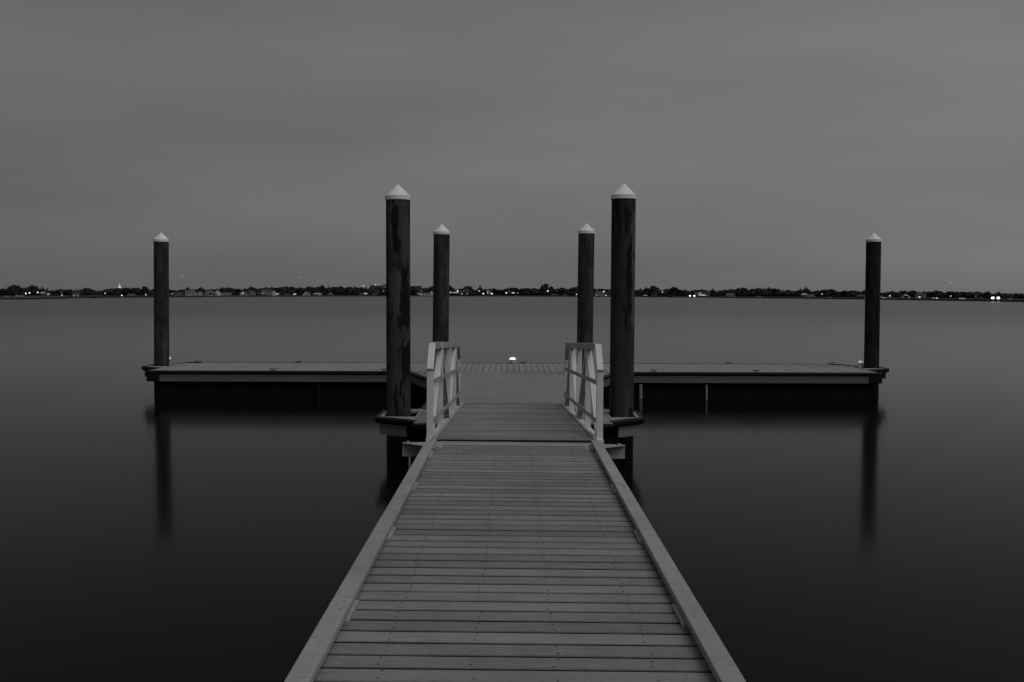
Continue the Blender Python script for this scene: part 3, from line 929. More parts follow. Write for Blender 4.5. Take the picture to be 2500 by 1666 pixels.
# the rest of the tree line, one by one
u = -40.0; i = 0
while u < 2545:
    if abs(u - 971) > 24 and abs(u - 1522) > 20 and abs(u - 394) > 8 and abs(u - 2132) > 8 and abs(u - 1078) > 9 and abs(u - 1432) > 9:
        top = prof(SKYLINE, min(max(u, 0), 2499)) + rt.uniform(-1.2, 1.6)
        near = [p_[1] for p_ in PICK if abs(p_[1] - u) < p_[3] * 0.55]
        if near: top += 2.5
        k = "broad" if rt.random() < 0.68 else rt.choice(["ragged", "pine"])
        place_tree(k, u, top, rt.uniform(18, 30) if k == "broad" else rt.uniform(9, 15), 50 + rt.uniform(0, 60), None, rt.randrange(1000))
        i += 1
    u += rt.uniform(9.5, 15)
# the shade of the wood behind and below them, one mass
wm = MB(); rr = random.Random(8)
for u in range(-300, 2800, 7):
    back = rr.uniform(70, 110); g = ground(u, back)
    top = (prof(WLINE, min(max(u, 0), 2500)) - prof(SKYLINE, min(max(u, 0), 2499))) * rr.uniform(.78, .95)
    h = max(1.0, top / F * g.y - g.z); w = 8.0 / F * g.y
    blob(wm, rr, (g.x, g.y, g.z + h * .42), (w * 1.3, w * 1.3, h * .52), 5, 7)
    leaf_cloud(wm, rr, (g.x, g.y, g.z + h * .5), (w * 1.3, w, h * .5), 14, w * .22)
wood = wm.obj("far_woods", M_LEAF); wood['kind'] = 'stuff'
wood['label'] = "dark mass of the wood behind the far shore"

# ------------------------------------------------------------------ far shore: houses
M_WALL = {v: plain("house_wall_%d" % int(v * 100), v, 0.8, var=0.2, scale=0.5) for v in (0.10, 0.18, 0.30, 0.45, 0.60)}
M_ROOFD = plain("dark_roof", 0.05, 0.8, var=0.25, scale=0.8)
M_ROOFM = plain("mid_roof", 0.10, 0.8, var=0.25, scale=0.8)
M_ROOFL = plain("pale_roof", 0.38, 0.7, var=0.2, scale=0.8)
ROOFS = {'d': M_ROOFD, 'm': M_ROOFM, 'l': M_ROOFL}
M_PANE = plain("dark_window", 0.008, 0.2, var=0.2)
M_GLOW = emit_mat("lit_window", 0.5)
M_LAMP = emit_mat("street_lamp_globe", 1.35)
M_LAMP_S = emit_mat("small_lamp_globe", 0.6)
M_LAMP_T = emit_mat("faint_lamp_globe", 0.45)
M_FLOOD = emit_mat("floodlight_lens", 2.2)


def house(name, label, cat, u0, u1, vt, vb, parts, back=9.0, group="buildings on the far shore"):
    """parts: list of (kind, x0, x1, z0, z1, ...) with x in picture columns and z in picture rows."""
    uc = (u0 + u1) / 2; g = ground(uc, back); s = g.y / F
    t = thing(name, label, cat, g, group)
    t.rotation_euler = (0, 0, -math.atan2(g.x, g.y) * 0.6)
    X = lambda u: (u - uc) * s
    Z = lambda v: max(0.0, px_h(uc, v) * s - g.z)
    dep = max(3.0, (u1 - u0) * s * 0.55)
    for pt_ in parts:
        k = pt_[0]
        if k == 'wall':
            _, a, b, v0, v1, tone, y0, y1 = (*pt_, 0.0, 1.0)[:8]
            MB().box(X(a), X(b), y0 * dep, y1 * dep, Z(v1), Z(v0)).obj("wall", M_WALL[tone], t)
        elif k == 'hip':
            _, a, b, v0, v1, col = pt_[:6]; e = 1.2 * s
            xa, xb, z0, z1 = X(a) - e, X(b) + e, Z(v1) + 0.003, Z(v0); w = (xb - xa); y0, y1 = -e, dep + e
            ins = min(w * .3, (y1 - y0) * .5)
            vs = [(xa, y0, z0), (xb, y0, z0), (xb, y1, z0), (xa, y1, z0), (xa + ins, (y0 + y1) / 2, z1), (xb - ins, (y0 + y1) / 2, z1)]
            MB().add(vs, [(0, 3, 2, 1), (0, 1, 5, 4), (1, 2, 5), (2, 3, 4, 5), (3, 0, 4)]).obj("roof", ROOFS[col], t)
        elif k == 'gable':                                     # gable end towards the water
            _, a, b, v0, v1, col, tone = pt_[:7]; e = 0.8 * s
            xa, xb, z0, z1 = X(a), X(b), Z(v1), Z(v0); xm = (xa + xb) / 2
            MB().add([(xa, 0, z0), (xb, 0, z0), (xm, 0, z1 - e * .5), (xa, dep, z0), (xb, dep, z0), (xm, dep, z1 - e * .5)], [(0, 1, 2), (5, 4, 3), (0, 3, 4, 1), (1, 4, 5, 2), (3, 0, 2, 5)]).obj("gable_wall", M_WALL[tone], t)
            r = MB()
            for sg, xs in ((-1, xa), (1, xb)):
                q = [(xs + sg * e, -e, z0 - e * .6), (xm, -e, z1), (xm, dep + e, z1), (xs + sg * e, dep + e, z0 - e * .6)]
                th_ = Vector((0, 0, e * .5))
                vs = [Vector(p_) + Vector((0, 0, .004)) for p_ in q] + [Vector(p_) + th_ for p_ in q]
                r.add(vs, [(0, 1, 2, 3), (7, 6, 5, 4), (0, 4, 5, 1), (1, 5, 6, 2), (2, 6, 7, 3), (3, 7, 4, 0)])
            r.obj("roof", ROOFS[col], t)
        elif k == 'flat':
            _, a, b, v0, v1, col = pt_[:6]; e = 1.0 * s
            MB().box(X(a) - e, X(b) + e, -e, dep + e, Z(v1) + .003, Z(v0)).obj("roof", ROOFS[col], t)
        elif k in ('win', 'lit'):
            _, a, b, v0, v1 = pt_[:5]; nx = pt_[5] if len(pt_) > 5 else 1; fill = pt_[6] if len(pt_) > 6 else .62
            for i_ in range(nx):
                c0 = a + (b - a) * (i_ + .5 - fill / 2) / nx; c1 = a + (b - a) * (i_ + .5 + fill / 2) / nx
                MB().box(X(c0), X(c1), -0.10 - (.04 if k == 'lit' else 0), 0.06, Z(v1), Z(v0)).obj("window" if k == 'win' else "lit_window", M_PANE if k == 'win' else M_GLOW, t)
        elif k == 'chim':
            _, a, b, v0, v1, tone = pt_[:6]
            MB().box(X(a), X(b), dep * .4, dep * .4 + X(b) - X(a), Z(v1), Z(v0)).obj("chimney", M_WALL[tone], t)
        elif k == 'porch':                                     # deck slab or balcony on posts
            _, a, b, v0, v1, n_, tone = pt_[:7]
            po = MB()
            po.box(X(a), X(b), -2.4, -0.11, Z(v0) - .5 * s, Z(v0) + .5 * s).obj("porch_slab", M_WALL[tone], t)
            for i_ in range(n_):
                xx = X(a + (b - a) * (i_ + .5) / n_)
                MB().box(xx - .35 * s, xx + .35 * s, -2.3, -2.0, Z(v1), Z(v0) - .5 * s - .003).obj("porch_post", M_WALL[tone], t)
    return t


HO = []
def hs(*a, **k): HO.append(house(*a, **k))


# first stretch, beyond the lone end pile
hs("house", "dim two-storey house deep among trees above the lit porch", "house", 178, 193, 710, 717,
   [('wall', 178, 193, 712.5, 722, .10), ('hip', 177, 194, 709, 712.5, 'm'), ('win', 179, 192, 713.5, 716, 4)], back=40)
hs("house", "low house with several small lit porch windows", "house", 178, 194, 719, 728,
   [('wall', 178, 194, 722, 728, .10), ('hip', 177, 195, 719, 722, 'd'), ('lit', 179.5, 184, 723, 726, 2, .5), ('lit', 188, 192, 723, 725, 2, .3)])
hs("boathouse", "long low open boathouse with flat pale-edged roofs at the water", "boathouse", 202, 246, 721, 728,
   [('flat', 202, 219, 725, 726, 'l'), ('flat', 219, 244, 722, 723, 'm'), ('wall', 220, 243, 723, 728, .10, .6, 1.0), ('porch', 203, 219, 726.5, 728.5, 4, .18), ('porch', 220, 244, 725, 728.5, 5, .18)], back=1)
hs("house", "pale little house with hipped roof standing alone beneath the lit dome", "house", 310, 330, 719, 728,
   [('wall', 311, 329, 722.5, 728, .30), ('hip', 310, 330, 719, 722.5, 'm'), ('win', 313, 327, 723.5, 726, 4)])
hs("house", "small dim house hard beside the lone end pile, shore lamp next to it", "house", 357, 377, 720, 727,
   [('wall', 366, 377, 722, 727, .18), ('flat', 357, 377, 721, 722, 'm'), ('wall', 358, 365, 722, 727, .10), ('win', 367, 376, 723, 725.5, 3)])
hs("house", "low dark-roofed house with arched ground floor and one bright lamp", "house", 411, 447, 714, 726,
   [('wall', 412, 446, 718.5, 726, .18), ('hip', 411, 447, 714.5, 718.5, 'd'), ('win', 433, 444, 721, 726, 2, .6), ('wall', 436, 439, 720, 726, .30, -.1, 0), ('win', 414, 428, 720, 723, 4), ('lit', 420, 422, 717.6, 719.4)])
hs("villa", "large two-chimney villa with hip roof, white window bay and low pale wings", "house", 452, 493, 708, 726,
   [('wall', 453, 492, 716, 726, .30), ('hip', 454, 478, 709.5, 716, 'm'), ('chim', 453, 454.6, 709, 716, .45), ('chim', 472, 473.6, 709, 715, .45),
    ('wall', 457.5, 468.5, 716.2, 725, .60, -.12, 0), ('wall', 474.5, 478.5, 715, 726, .45, -.1, 0), ('wall', 486, 492.5, 714.5, 726, .45, -.1, 0), ('hip', 479, 493, 712, 716, 'd')], back=10)
_v = HO[-1]
hs("villa", "broad white-trimmed house with gabled boat bays of two black openings", "house", 498, 530, 711, 726,
   [('wall', 501, 528, 718, 726, .30), ('hip', 500, 526, 711.5, 718, 'm'), ('chim', 512, 513.4, 709.5, 714, .45), ('gable', 510, 519, 715.5, 719.5, 'l', .60),
    ('wall', 510.5, 518.5, 719.5, 726, .60, -.15, 0), ('flat', 498, 503, 719, 719.8, 'l')], back=9)
hs("house", "white house with rounded turret gable and small chimney, joined to the boat bays", "house", 526, 540, 709, 726,
   [('wall', 526, 539, 715, 726, .45), ('gable', 525, 536, 710, 715, 'l', .60), ('chim', 532.4, 533.8, 709.5, 713, .60), ('wall', 530, 538.5, 717, 726, .60, -.15, 0), ('win', 532, 536, 718.5, 721.5, 1)], back=7)
hs("house", "single-storey house with a line of pale posts and two thin chimneys", "house", 541, 566, 712, 726,
   [('wall', 541, 565, 718.5, 726, .18), ('hip', 540, 566, 715.5, 718.5, 'm'), ('chim', 559, 560, 715, 719, .45), ('chim', 563.5, 564.5, 714.5, 724, .45), ('porch', 545, 565, 721, 726, 6, .45), ('wall', 543, 548, 719.5, 725, .45, -.1, 0)])
hs("house", "pale gabled house with a bright lamp under its gable", "house", 585, 603, 712, 725.5,
   [('wall', 586, 602, 718, 725.5, .45), ('gable', 585, 601, 712.5, 718, 'm', .45), ('win', 589, 592, 720, 724, 1), ('win', 594, 601, 719, 724, 2), ('lit', 592.4, 594.8, 716, 718.2, 1, .9)])
hs("house", "dark hip-roofed two-storey house with pale verandas", "house", 602, 624, 710, 725.5,
   [('wall', 603, 623, 715, 725.5, .18), ('hip', 602, 624, 710.5, 715, 'd'), ('chim', 610.6, 611.6, 709, 712.5, .30), ('porch', 614, 623, 717.5, 725, 3, .45), ('porch', 603, 612, 721.5, 725, 3, .30), ('win', 604, 613, 717, 719.5, 3)])
hs("boat", "small white covered boat lying at the bank before the dark hip-roofed house", "boat", 609, 615, 723.5, 726,
   [('wall', 609, 615, 724.4, 726, .60, 0, .6), ('hip', 610, 614, 723.4, 724.4, 'l')], back=2, group="boats at the far bank")
hs("villa", "largest house of the shore, hip-roofed with stacked balconies on columns", "house", 638, 664, 707, 725.5,
   [('wall', 639, 663, 712.5, 725.5, .18), ('hip', 638, 664, 707.5, 712.5, 'd'), ('wall', 639.5, 647, 713, 721, .30, -.1, 0), ('porch', 648, 664, 715.4, 720, 5, .45), ('porch', 648, 664, 720.4, 725, 5, .45), ('win', 649, 662, 713, 715, 5), ('win', 649, 662, 716.5, 719.5, 5), ('flat', 632, 640, 717.5, 719, 'l')], back=10)
hs("house", "steep white gabled house with finial beside the largest porch house", "house", 663, 674, 710, 725.5,
   [('wall', 663.5, 673, 716, 725.5, .60), ('gable', 663, 673.5, 711, 716, 'l', .60), ('chim', 668, 668.7, 709.5, 711.5, .45), ('win', 666, 671, 717.5, 719, 2)], back=8)
hs("house", "low white annexe with a brightly lit wall at the end of the gabled row", "house", 672, 683, 716, 725,
   [('wall', 673, 682, 719.5, 725, .30), ('hip', 672, 683, 717, 719.5, 'l'), ('lit', 673, 679, 718.8, 720.8, 1, .9), ('win', 674, 681, 722, 724, 2)], back=7)
hs("pavilion", "dark open pavilion with a low hipped roof near the water", "pavilion", 693, 709, 717, 725,
   [('hip', 693, 709, 718, 721, 'd'), ('wall', 694, 708, 721, 722, .10), ('porch', 694, 708, 723.8, 725, 4, .18), ('wall', 694, 695.2, 722, 725, .10), ('wall', 707, 708.2, 722, 725, .10)], back=3)
hs("house", "bright white cottage with a big gable and black windows, alone at the water", "house", 739, 758, 712.5, 725,
   [('wall', 740, 757, 718.5, 725, .60), ('gable', 742, 757, 713.5, 718.5, 'l', .60), ('chim', 744.5, 746, 713, 716.5, .60), ('win', 744, 756, 719.4, 721.6, 3, .75), ('win', 748, 752, 716, 718, 1), ('flat', 745, 758, 723.6, 724.8, 'l')], back=5)
hs("pavilion", "wide pavilion with a shallow white roof open underneath", "pavilion", 764, 787, 715, 724.5,
   [('hip', 764, 787, 716.5, 719.5, 'l'), ('wall', 776, 785, 719.5, 723.5, .45), ('wall', 766, 776, 722, 723.5, .18), ('wall', 766, 767, 719.5, 722, .30)], back=5)
hs("house", "small grey house with a half-hidden gable past the white pavilion", "house", 798, 814, 715, 724.5,
   [('wall', 800, 813, 719, 724, .18), ('gable', 801, 813, 715.5, 719, 'm', .30), ('win', 802, 812, 720, 722, 3)], back=9)
hs("boathouse", "bright white flat-topped boathouse lit up near the tarry pile", "boathouse", 884, 899, 715, 719.5,
   [('wall', 888, 898, 717, 719.6, .60), ('hip', 889, 895, 715, 717, 'l'), ('lit', 888.5, 895, 717.2, 719, 2, .6), ('wall', 878, 887, 718.6, 719.6, .45)], back=25)
hs("pavilion", "dim square pavilion on the bank beside the tarry pile", "pavilion", 908, 923, 715.5, 722.5,
   [('flat', 908, 923, 716, 717, 'm'), ('wall', 909, 922, 717, 720, .18), ('wall', 910, 911, 720, 722.5, .10), ('wall', 920, 921, 720, 722.5, .10)], back=4)
hs("office_block", "long flat-topped block on the skyline with lights along its roof", "building", 900, 947, 694, 712,
   [('wall', 903, 936, 699, 719, .10), ('wall', 936, 947, 695.5, 719, .18), ('win', 904, 935, 700.5, 702, 10, .6)], back=260)
hs("office_block", "flat-topped block on the skyline seen between the tarry pile and slim pile", "building", 1002, 1030, 699, 712,
   [('wall', 1002, 1029, 701, 719, .10), ('flat', 1002, 1029, 699.8, 701, 'm'), ('win', 1004, 1028, 702.5, 704, 8, .6), ('win', 1004, 1028, 705.5, 707, 8, .6)], back=240)
hs("clubhouse", "long white lit colonnade with a row of dark arches and raised terrace", "clubhouse", 1022, 1060, 710, 722,
   [('wall', 1024, 1058, 716.5, 720.5, .60), ('win', 1032, 1052, 717.2, 719.6, 5, .5), ('wall', 1024, 1058, 720.5, 722, .45, -.1, 0), ('wall', 1023.5, 1031, 712, 720.5, .30, .1, 1), ('hip', 1023, 1032, 709.5, 712, 'm'), ('hip', 1031, 1058, 714.5, 716.5, 'm'), ('lit', 1051, 1056, 712.5, 715.5, 2, .35), ('lit', 1019.5, 1021, 716.5, 718.6, 1, .9)], back=10)
hs("terrace", "cluster of lit pale terrace walls under the great domed tree and bright lamp", "terrace", 1096, 1121, 711, 719,
   [('wall', 1097, 1103, 712, 716.5, .45), ('wall', 1104, 1112, 713.5, 716.5, .30), ('wall', 1113, 1121, 714, 717, .30), ('lit', 1098, 1101, 712.8, 715, 1, .8), ('lit', 1105, 1119, 713, 715, 5, .42), ('win', 1098, 1120, 716.6, 718, 6)], back=20)
hs("house", "dim grey two-storey house with an upper balcony on thin posts", "house", 1121, 1145, 706, 720,
   [('wall', 1123, 1143, 712.5, 719.5, .10), ('hip', 1121, 1138, 710, 712.5, 'm'), ('porch', 1134, 1144, 708.5, 719, 2, .30), ('porch', 1134, 1144, 711, 719, 2, .18), ('lit', 1126, 1129, 717, 718.5, 1, .9), ('lit', 1139, 1142, 716, 718, 1, .5)], back=18)
hs("house", "dark house half hidden in leaves with three lit windows", "house", 1187, 1201, 706, 720,
   [('wall', 1188, 1200, 710, 719, .10), ('hip', 1187, 1201, 706.5, 710, 'd'), ('lit', 1190, 1192, 710.4, 712, 1, .9), ('lit', 1189, 1191.5, 713.5, 716, 1, .9), ('lit', 1196, 1198, 714, 716, 1, .9)], back=22)
hs("boathouse", "low flat boathouse just beyond the lamp by the leafy dark house", "boathouse", 1186, 1223, 719.5, 723,
   [('flat', 1187, 1198, 720, 720.8, 'm'), ('flat', 1205, 1222, 719.6, 720.4, 'm'), ('wall', 1206, 1221, 720.4, 722.4, .18), ('wall', 1188, 1197, 720.8, 722.6, .10)], back=3)
hs("house", "dim gabled house tucked high in trees behind three small lamps", "house", 1238, 1247, 706, 716,
   [('wall', 1239, 1246, 711, 716, .10), ('gable', 1238.5, 1246.5, 707, 711, 'd', .18), ('win', 1240, 1245, 712, 714, 2)], back=35)
hs("house", "long dim single-storey house right of the lamp post in the tallest trees", "house", 1343, 1363, 718, 722.5,
   [('wall', 1344, 1362, 719.6, 722.5, .18), ('hip', 1343, 1363, 718, 719.6, 'm'), ('win', 1345, 1361, 720.2, 721.6, 5)], back=8)
hs("house", "little grey hut at the water near the slim pile's foot of trees", "hut", 1373, 1384, 718.5, 723,
   [('wall', 1374, 1383, 720.6, 723, .30), ('hip', 1373, 1384, 718.8, 720.6, 'm'), ('win', 1375, 1382, 721, 722.4, 2)], back=5)
hs("house", "white two-storey house with six dark windows framed by two piles", "house", 1451, 1474, 711, 724,
   [('wall', 1453, 1473, 715.5, 724, .60), ('hip', 1451, 1474, 711.5, 715.5, 'm'), ('win', 1457, 1472, 716.2, 718.6, 3, .66), ('win', 1457, 1472, 719.8, 722.2, 3, .66)], back=5)
hs("garage", "dark house with a brightly lit garage door beside the six-window house", "house", 1475, 1490, 711, 724,
   [('wall', 1476, 1489, 715, 723.6, .10), ('hip', 1480, 1489.5, 712, 715, 'd'), ('lit', 1476.6, 1480, 720.6, 722.8, 1, .95), ('win', 1482, 1488, 716, 718, 3)], back=9)
hs("canopy", "small pale-roofed boat canopy standing off the bank beyond the streaked pile", "boathouse", 1569, 1581, 719.5, 725.5,
   [('hip', 1569.5, 1580.5, 720, 722.2, 'l'), ('wall', 1571, 1572, 722.2, 725.5, .18), ('wall', 1578.5, 1579.5, 722.2, 725.5, .18), ('wall', 1573, 1578, 724, 725.5, .10)], back=1)
hs("house", "low dim house with one long roof beside the pale canopy", "house", 1591, 1605, 717, 723,
   [('wall', 1592, 1604, 719, 723, .10), ('flat', 1591, 1605, 718, 719, 'm')], back=14)
hs("boathouse", "low grey boathouse under the domed tree with a shoulder lamp", "boathouse", 1634, 1648, 720, 726,
   [('flat', 1634.5, 1647, 720.6, 721.8, 'm'), ('wall', 1636, 1646, 721.8, 724.6, .10, .4, 1), ('wall', 1635.4, 1636, 721.8, 726, .18), ('wall', 1646, 1646.6, 721.8, 726, .18)], back=2)
hs("mansion", "mansion with lit upper windows and a glowing balcony strip", "house", 1694, 1732, 713, 726,
   [('wall', 1697, 1730, 717, 725, .10), ('hip', 1696, 1731, 713, 717, 'd'), ('wall', 1696, 1703, 715, 720, .18, -.1, 0), ('wall', 1729, 1731, 711.5, 724, .18, -.2, 0), ('lit', 1705, 1711, 715.4, 717.4, 2, .62), ('lit', 1704.6, 1707.4, 719.6, 721.8, 1, .95), ('lit', 1709, 1721, 720, 721.8, 1, .98), ('lit', 1723.6, 1725, 721, 723.6, 1, .95), ('porch', 1705, 1724, 722.8, 725, 6, .18)], back=12)
hs("house", "rounded white house with rows of dark windows and two lights at its foot", "house", 1772, 1794, 716, 727.5,
   [('wall', 1773, 1793, 720.5, 727, .45), ('hip', 1772, 1794, 716.4, 720.5, 'm'), ('win', 1774, 1792, 721, 722.8, 6, .5), ('win', 1774, 1792, 723.8, 726, 5, .5), ('lit', 1783.5, 1786, 725.2, 727, 1, .9), ('lit', 1789.6, 1791.6, 725.2, 727, 1, .9)], back=4)
hs("boathouse", "dark boathouse with low ridged roof on its own in front of trees", "boathouse", 1844, 1860, 723, 728.5,
   [('hip', 1844.5, 1859.5, 723, 725, 'm'), ('wall', 1846, 1858, 725, 727.8, .10)], back=2)
hs("house", "pale barn-like house with one curved sloping roof beneath twin pines", "house", 1956, 1970, 716, 727,
   [('wall', 1958, 1969, 720, 726, .18), ('hip', 1956, 1970, 716, 720, 'l'), ('win', 1959, 1968, 721, 724, 3)], back=9)
hs("house", "white house with three dormers and a veranda rail beneath twin pines", "house", 1971, 1989, 717.5, 727,
   [('wall', 1972, 1987, 721.5, 726.5, .45), ('hip', 1970, 1988, 719, 721.5, 'd'), ('wall', 1972, 1974, 718.6, 721, .60, -.12, 0), ('wall', 1977, 1979, 718.6, 721, .60, -.12, 0), ('wall', 1982, 1984, 718.6, 721, .60, -.12, 0), ('win', 1973, 1986, 724, 726, 5, .5)], back=8)
hs("boathouse", "pale low box-like boathouse under a small tree lamp", "boathouse", 2014, 2029, 725, 730.5,
   [('flat', 2014.5, 2028.5, 725.8, 726.6, 'l'), ('wall', 2015.5, 2027.5, 726.6, 729.4, .45)], back=2)
hs("house", "dim wide house in deep shade next to the lone end pile with twin lamps", "house", 2090, 2114, 719, 731,
   [('wall', 2092, 2113, 724, 730, .10), ('hip', 2090, 2114, 720, 724, 'd'), ('win', 2093, 2112, 725, 727, 6, .5), ('lit', 2109, 2112, 727, 728.6, 1, .8)], back=9)
hs("house", "small pale shed just past the lone end pile with a lamp each side", "shed", 2149, 2158, 724.5, 731,
   [('wall', 2149.6, 2156, 727, 731, .45), ('hip', 2149, 2156.5, 725, 727, 'l')], back=5)
hs("house", "little house outlined with pale trim below a bright lamp", "house", 2167, 2177, 721.5, 731,
   [('wall', 2168, 2176, 727, 731, .18), ('hip', 2167, 2177, 723.5, 727, 'd'), ('porch', 2168, 2176, 727.4, 731, 3, .45)], back=7)
hs("house", "symmetrical house with two pale wings and a finialled dark centre", "house", 2198, 2221, 718, 732,
   [('wall', 2199, 2220, 722.5, 731, .10), ('wall', 2199.2, 2204.8, 724, 731.5, .30, -.15, 0), ('wall', 2215, 2220, 724, 731.5, .45, -.15, 0), ('hip', 2206, 2216, 719.5, 722.5, 'l'), ('chim', 2210.6, 2211.4, 717.6, 720, .45), ('win', 2206, 2214, 724, 728, 3, .4)], back=7)
hs("villa", "big pale house with tall end chimney and glaring terrace light", "house", 2234, 2260, 716, 731,
   [('wall', 2236, 2259, 720, 728, .30), ('hip', 2235, 2257, 717, 720, 'm'), ('chim', 2256, 2257.6, 717.6, 728, .60), ('win', 2237, 2255, 721, 723, 5, .45), ('win', 2237, 2258, 724.6, 727, 5, .45), ('lit', 2241, 2246, 724.8, 727.6, 1, .9), ('wall', 2235, 2240, 728.6, 730.6, .30)], back=9)
hs("house", "small dark cottage with a pale crooked roof edge and a bright lamp", "house", 2275, 2287, 726, 733,
   [('wall', 2276, 2286, 729, 733, .10), ('hip', 2275, 2283, 727, 729, 'l'), ('lit', 2278, 2281, 729, 731, 1, .7)], back=6)
hs("house", "white scalloped cottage with four bright windows and curved porch end", "house", 2339, 2359, 725, 735,
   [('wall', 2340, 2358, 729.5, 734.5, .45), ('hip', 2341, 2355, 726.5, 729.5, 'm'), ('lit', 2340.5, 2355, 728.8, 731.6, 4, .42), ('win', 2342, 2356, 732, 734, 4, .5), ('chim', 2349.6, 2350.4, 725.6, 727.6, .45)], back=5)
hs("house", "narrow dim house among trees before the two dazzling lights", "house", 2393, 2401, 725.5, 735,
   [('wall', 2394, 2400, 729, 735, .18), ('gable', 2393.6, 2400.4, 726, 729, 'm', .18), ('win', 2395, 2399, 730, 732, 2)], back=12)
hs("house", "last low house with two lit windows past the dazzling lights", "house", 2459, 2476, 727, 737,
   [('wall', 2460, 2475, 731, 736, .10), ('hip', 2459, 2476, 728, 731, 'd'), ('lit', 2462, 2468, 731.2, 734, 2, .55), ('lit', 2472, 2474.4, 732, 734, 1, .9)], back=7)
# windows of the two villas' bays stand proud of the bay wall
def proud(t_, uc, items):
    g = t_.location; s = g.y / F
    for (a, b, z0, z1, y) in items:
        MB().box((a - uc) * s, (b - uc) * s, y - .06, y + .05, z0 * s, z1 * s).obj("window", M_PANE, t_)
dep_v = max(3.0, 41 * _v.location.y / F * .55)
proud(_v, 472.5, [(459, 462, 2.5, 7.5, -.12 * dep_v), (464, 467, 2.5, 7.5, -.12 * dep_v), (475.5, 477.5, 1, 4, -.1 * dep_v), (488, 490.5, 4, 7, -.1 * dep_v)])
_b = HO[7]; dep_b = max(3.0, 32 * _b.location.y / F * .55)
proud(_b, 514, [(511.6, 517, 1.0, 6.0, -.15 * dep_b)])
proud(_b, 514, [(518.9, 523, 1.0, 5.2, 0)])

# wharf wall at one end of the bay and the white fence posts next to it
g0, g1 = ground(-60, 0), ground(73, 0)
wh = thing("wharf", "low dark wharf with a pale top edge at the near end of the bay", "wharf", (0, 0, 0))
d_ = (g1 - g0).normalized(); nrm = Vector((-d_.y, d_.x, 0))
def slab(a, b, w0, w1, z0, z1):
    P = [a + nrm * w0, b + nrm * w0, b + nrm * w1, a + nrm * w1]
    return MB().prism([(p_.x, p_.y) for p_ in P], z0, z1)
g0, g1 = g0 - nrm * 14, g1 - nrm * 14
slab(g0, g1, 0, 6, -0.5, 0.60).obj("wharf_wall", M_TIMBER, wh)
slab(g0, g1, -0.2, 6.2, 0.603, 0.80).obj("wharf_top", M_WALL[.18], wh)
for i, (u, vt) in enumerate(((81, 729.5), (86.5, 729), (89, 729), (102.5, 729), (104.5, 729), (109, 729), (120.3, 728.6), (124.3, 729.6))):
    g = ground(u, -2); s = g.y / F
    big = i >= 6
    m = MB(); m.box(-.7 * s, .7 * s, -.15, .15, -0.6, 1.5 * s if not big else 2.4 * s); m.box(-.5 * s, .5 * s, -.1, .1, (1.5 if not big else 2.4) * s + .003, (2 if not big else 3.2) * s)
    o = m.obj("mooring_post", M_WALL[.60] if big or i in (1, 3) else M_WALL[.30]); o.location = (g.x, g.y, 0)
    tag(o, "small pale mooring post in the row past the end of the wharf", "post", "mooring posts beside the wharf")
# small pale roofs and boats near the wharf lamps
hs("hut", "small white flat hut standing on the wharf end of the bank", "hut", 11, 20, 724.5, 729, [('wall', 12, 19, 727, 729.5, .45), ('flat', 11.5, 19.5, 726, 727, 'l')], back=4)
hs("hut", "pale double kiosk beside the wharf with one bright panel", "kiosk", 38, 46, 722.5, 730, [('wall', 39, 42, 723.5, 729, .45), ('wall', 43, 45, 725, 729, .18), ('lit', 42.4, 44, 727.4, 729, 1, .9)], back=6)
hs("hut", "narrow white hut by the wharf edge, lit at its foot", "hut", 50, 56, 722.5, 730, [('wall', 51.4, 54, 723.5, 729.5, .60), ('flat', 51, 54.4, 722.7, 723.5, 'l'), ('lit', 54.2, 56, 728.6, 730.4, 1, .9)], back=5)
hs("house", "pale-roofed bungalow up among trees behind the third wharf lamp", "house", 99, 122, 715, 724, [('wall', 101, 121, 719, 724, .10), ('hip', 99, 110, 715.5, 719, 'l'), ('hip', 112, 122, 717, 719, 'm'), ('lit', 116, 120.5, 720, 723, 2, .5)], back=35)
hs("boat", "sailing boat with a pale furled sail leaning at the bank", "boat", 144, 158, 713, 727, [('wall', 146, 156, 724.5, 727, .18, .0, .5)], back=2, group="boats at the far bank")
_s = HO[-1]; s = _s.location.y / F
MB().tube([((148.4 - 151) * s, 1, 13 * s), ((150.2 - 151) * s, 1, 8.5 * s), ((152.6 - 151) * s, 1, 2.6 * s)], [.25 * s, .75 * s, .45 * s], 8).obj("furled_sail", M_WALL[.45], _s)

# lit dome over the trees
g = ground(293, 130); s = g.y / F
dm = thing("domed_tower", "small brightly lit dome showing above the trees over the pale little house", "tower", g, "buildings on the far shore")
zb = (px_h(293, 706) * s) - g.z; zt_ = px_h(293, 698.5) * s - g.z
MB().lathe([(4 * s, 0), (4 * s, zb)], 16, smooth=False).obj("tower_drum", M_WALL[.60], dm)
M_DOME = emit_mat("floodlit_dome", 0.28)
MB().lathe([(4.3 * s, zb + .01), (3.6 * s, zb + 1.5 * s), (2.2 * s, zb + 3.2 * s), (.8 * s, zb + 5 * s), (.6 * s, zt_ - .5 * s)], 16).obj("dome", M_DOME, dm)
MB().lathe([(.9 * s, zt_ - .49 * s), (1.1 * s, zt_ + .3 * s), (.4 * s, zt_ + 1.1 * s)], 12).obj("lantern", M_LAMP_S, dm)

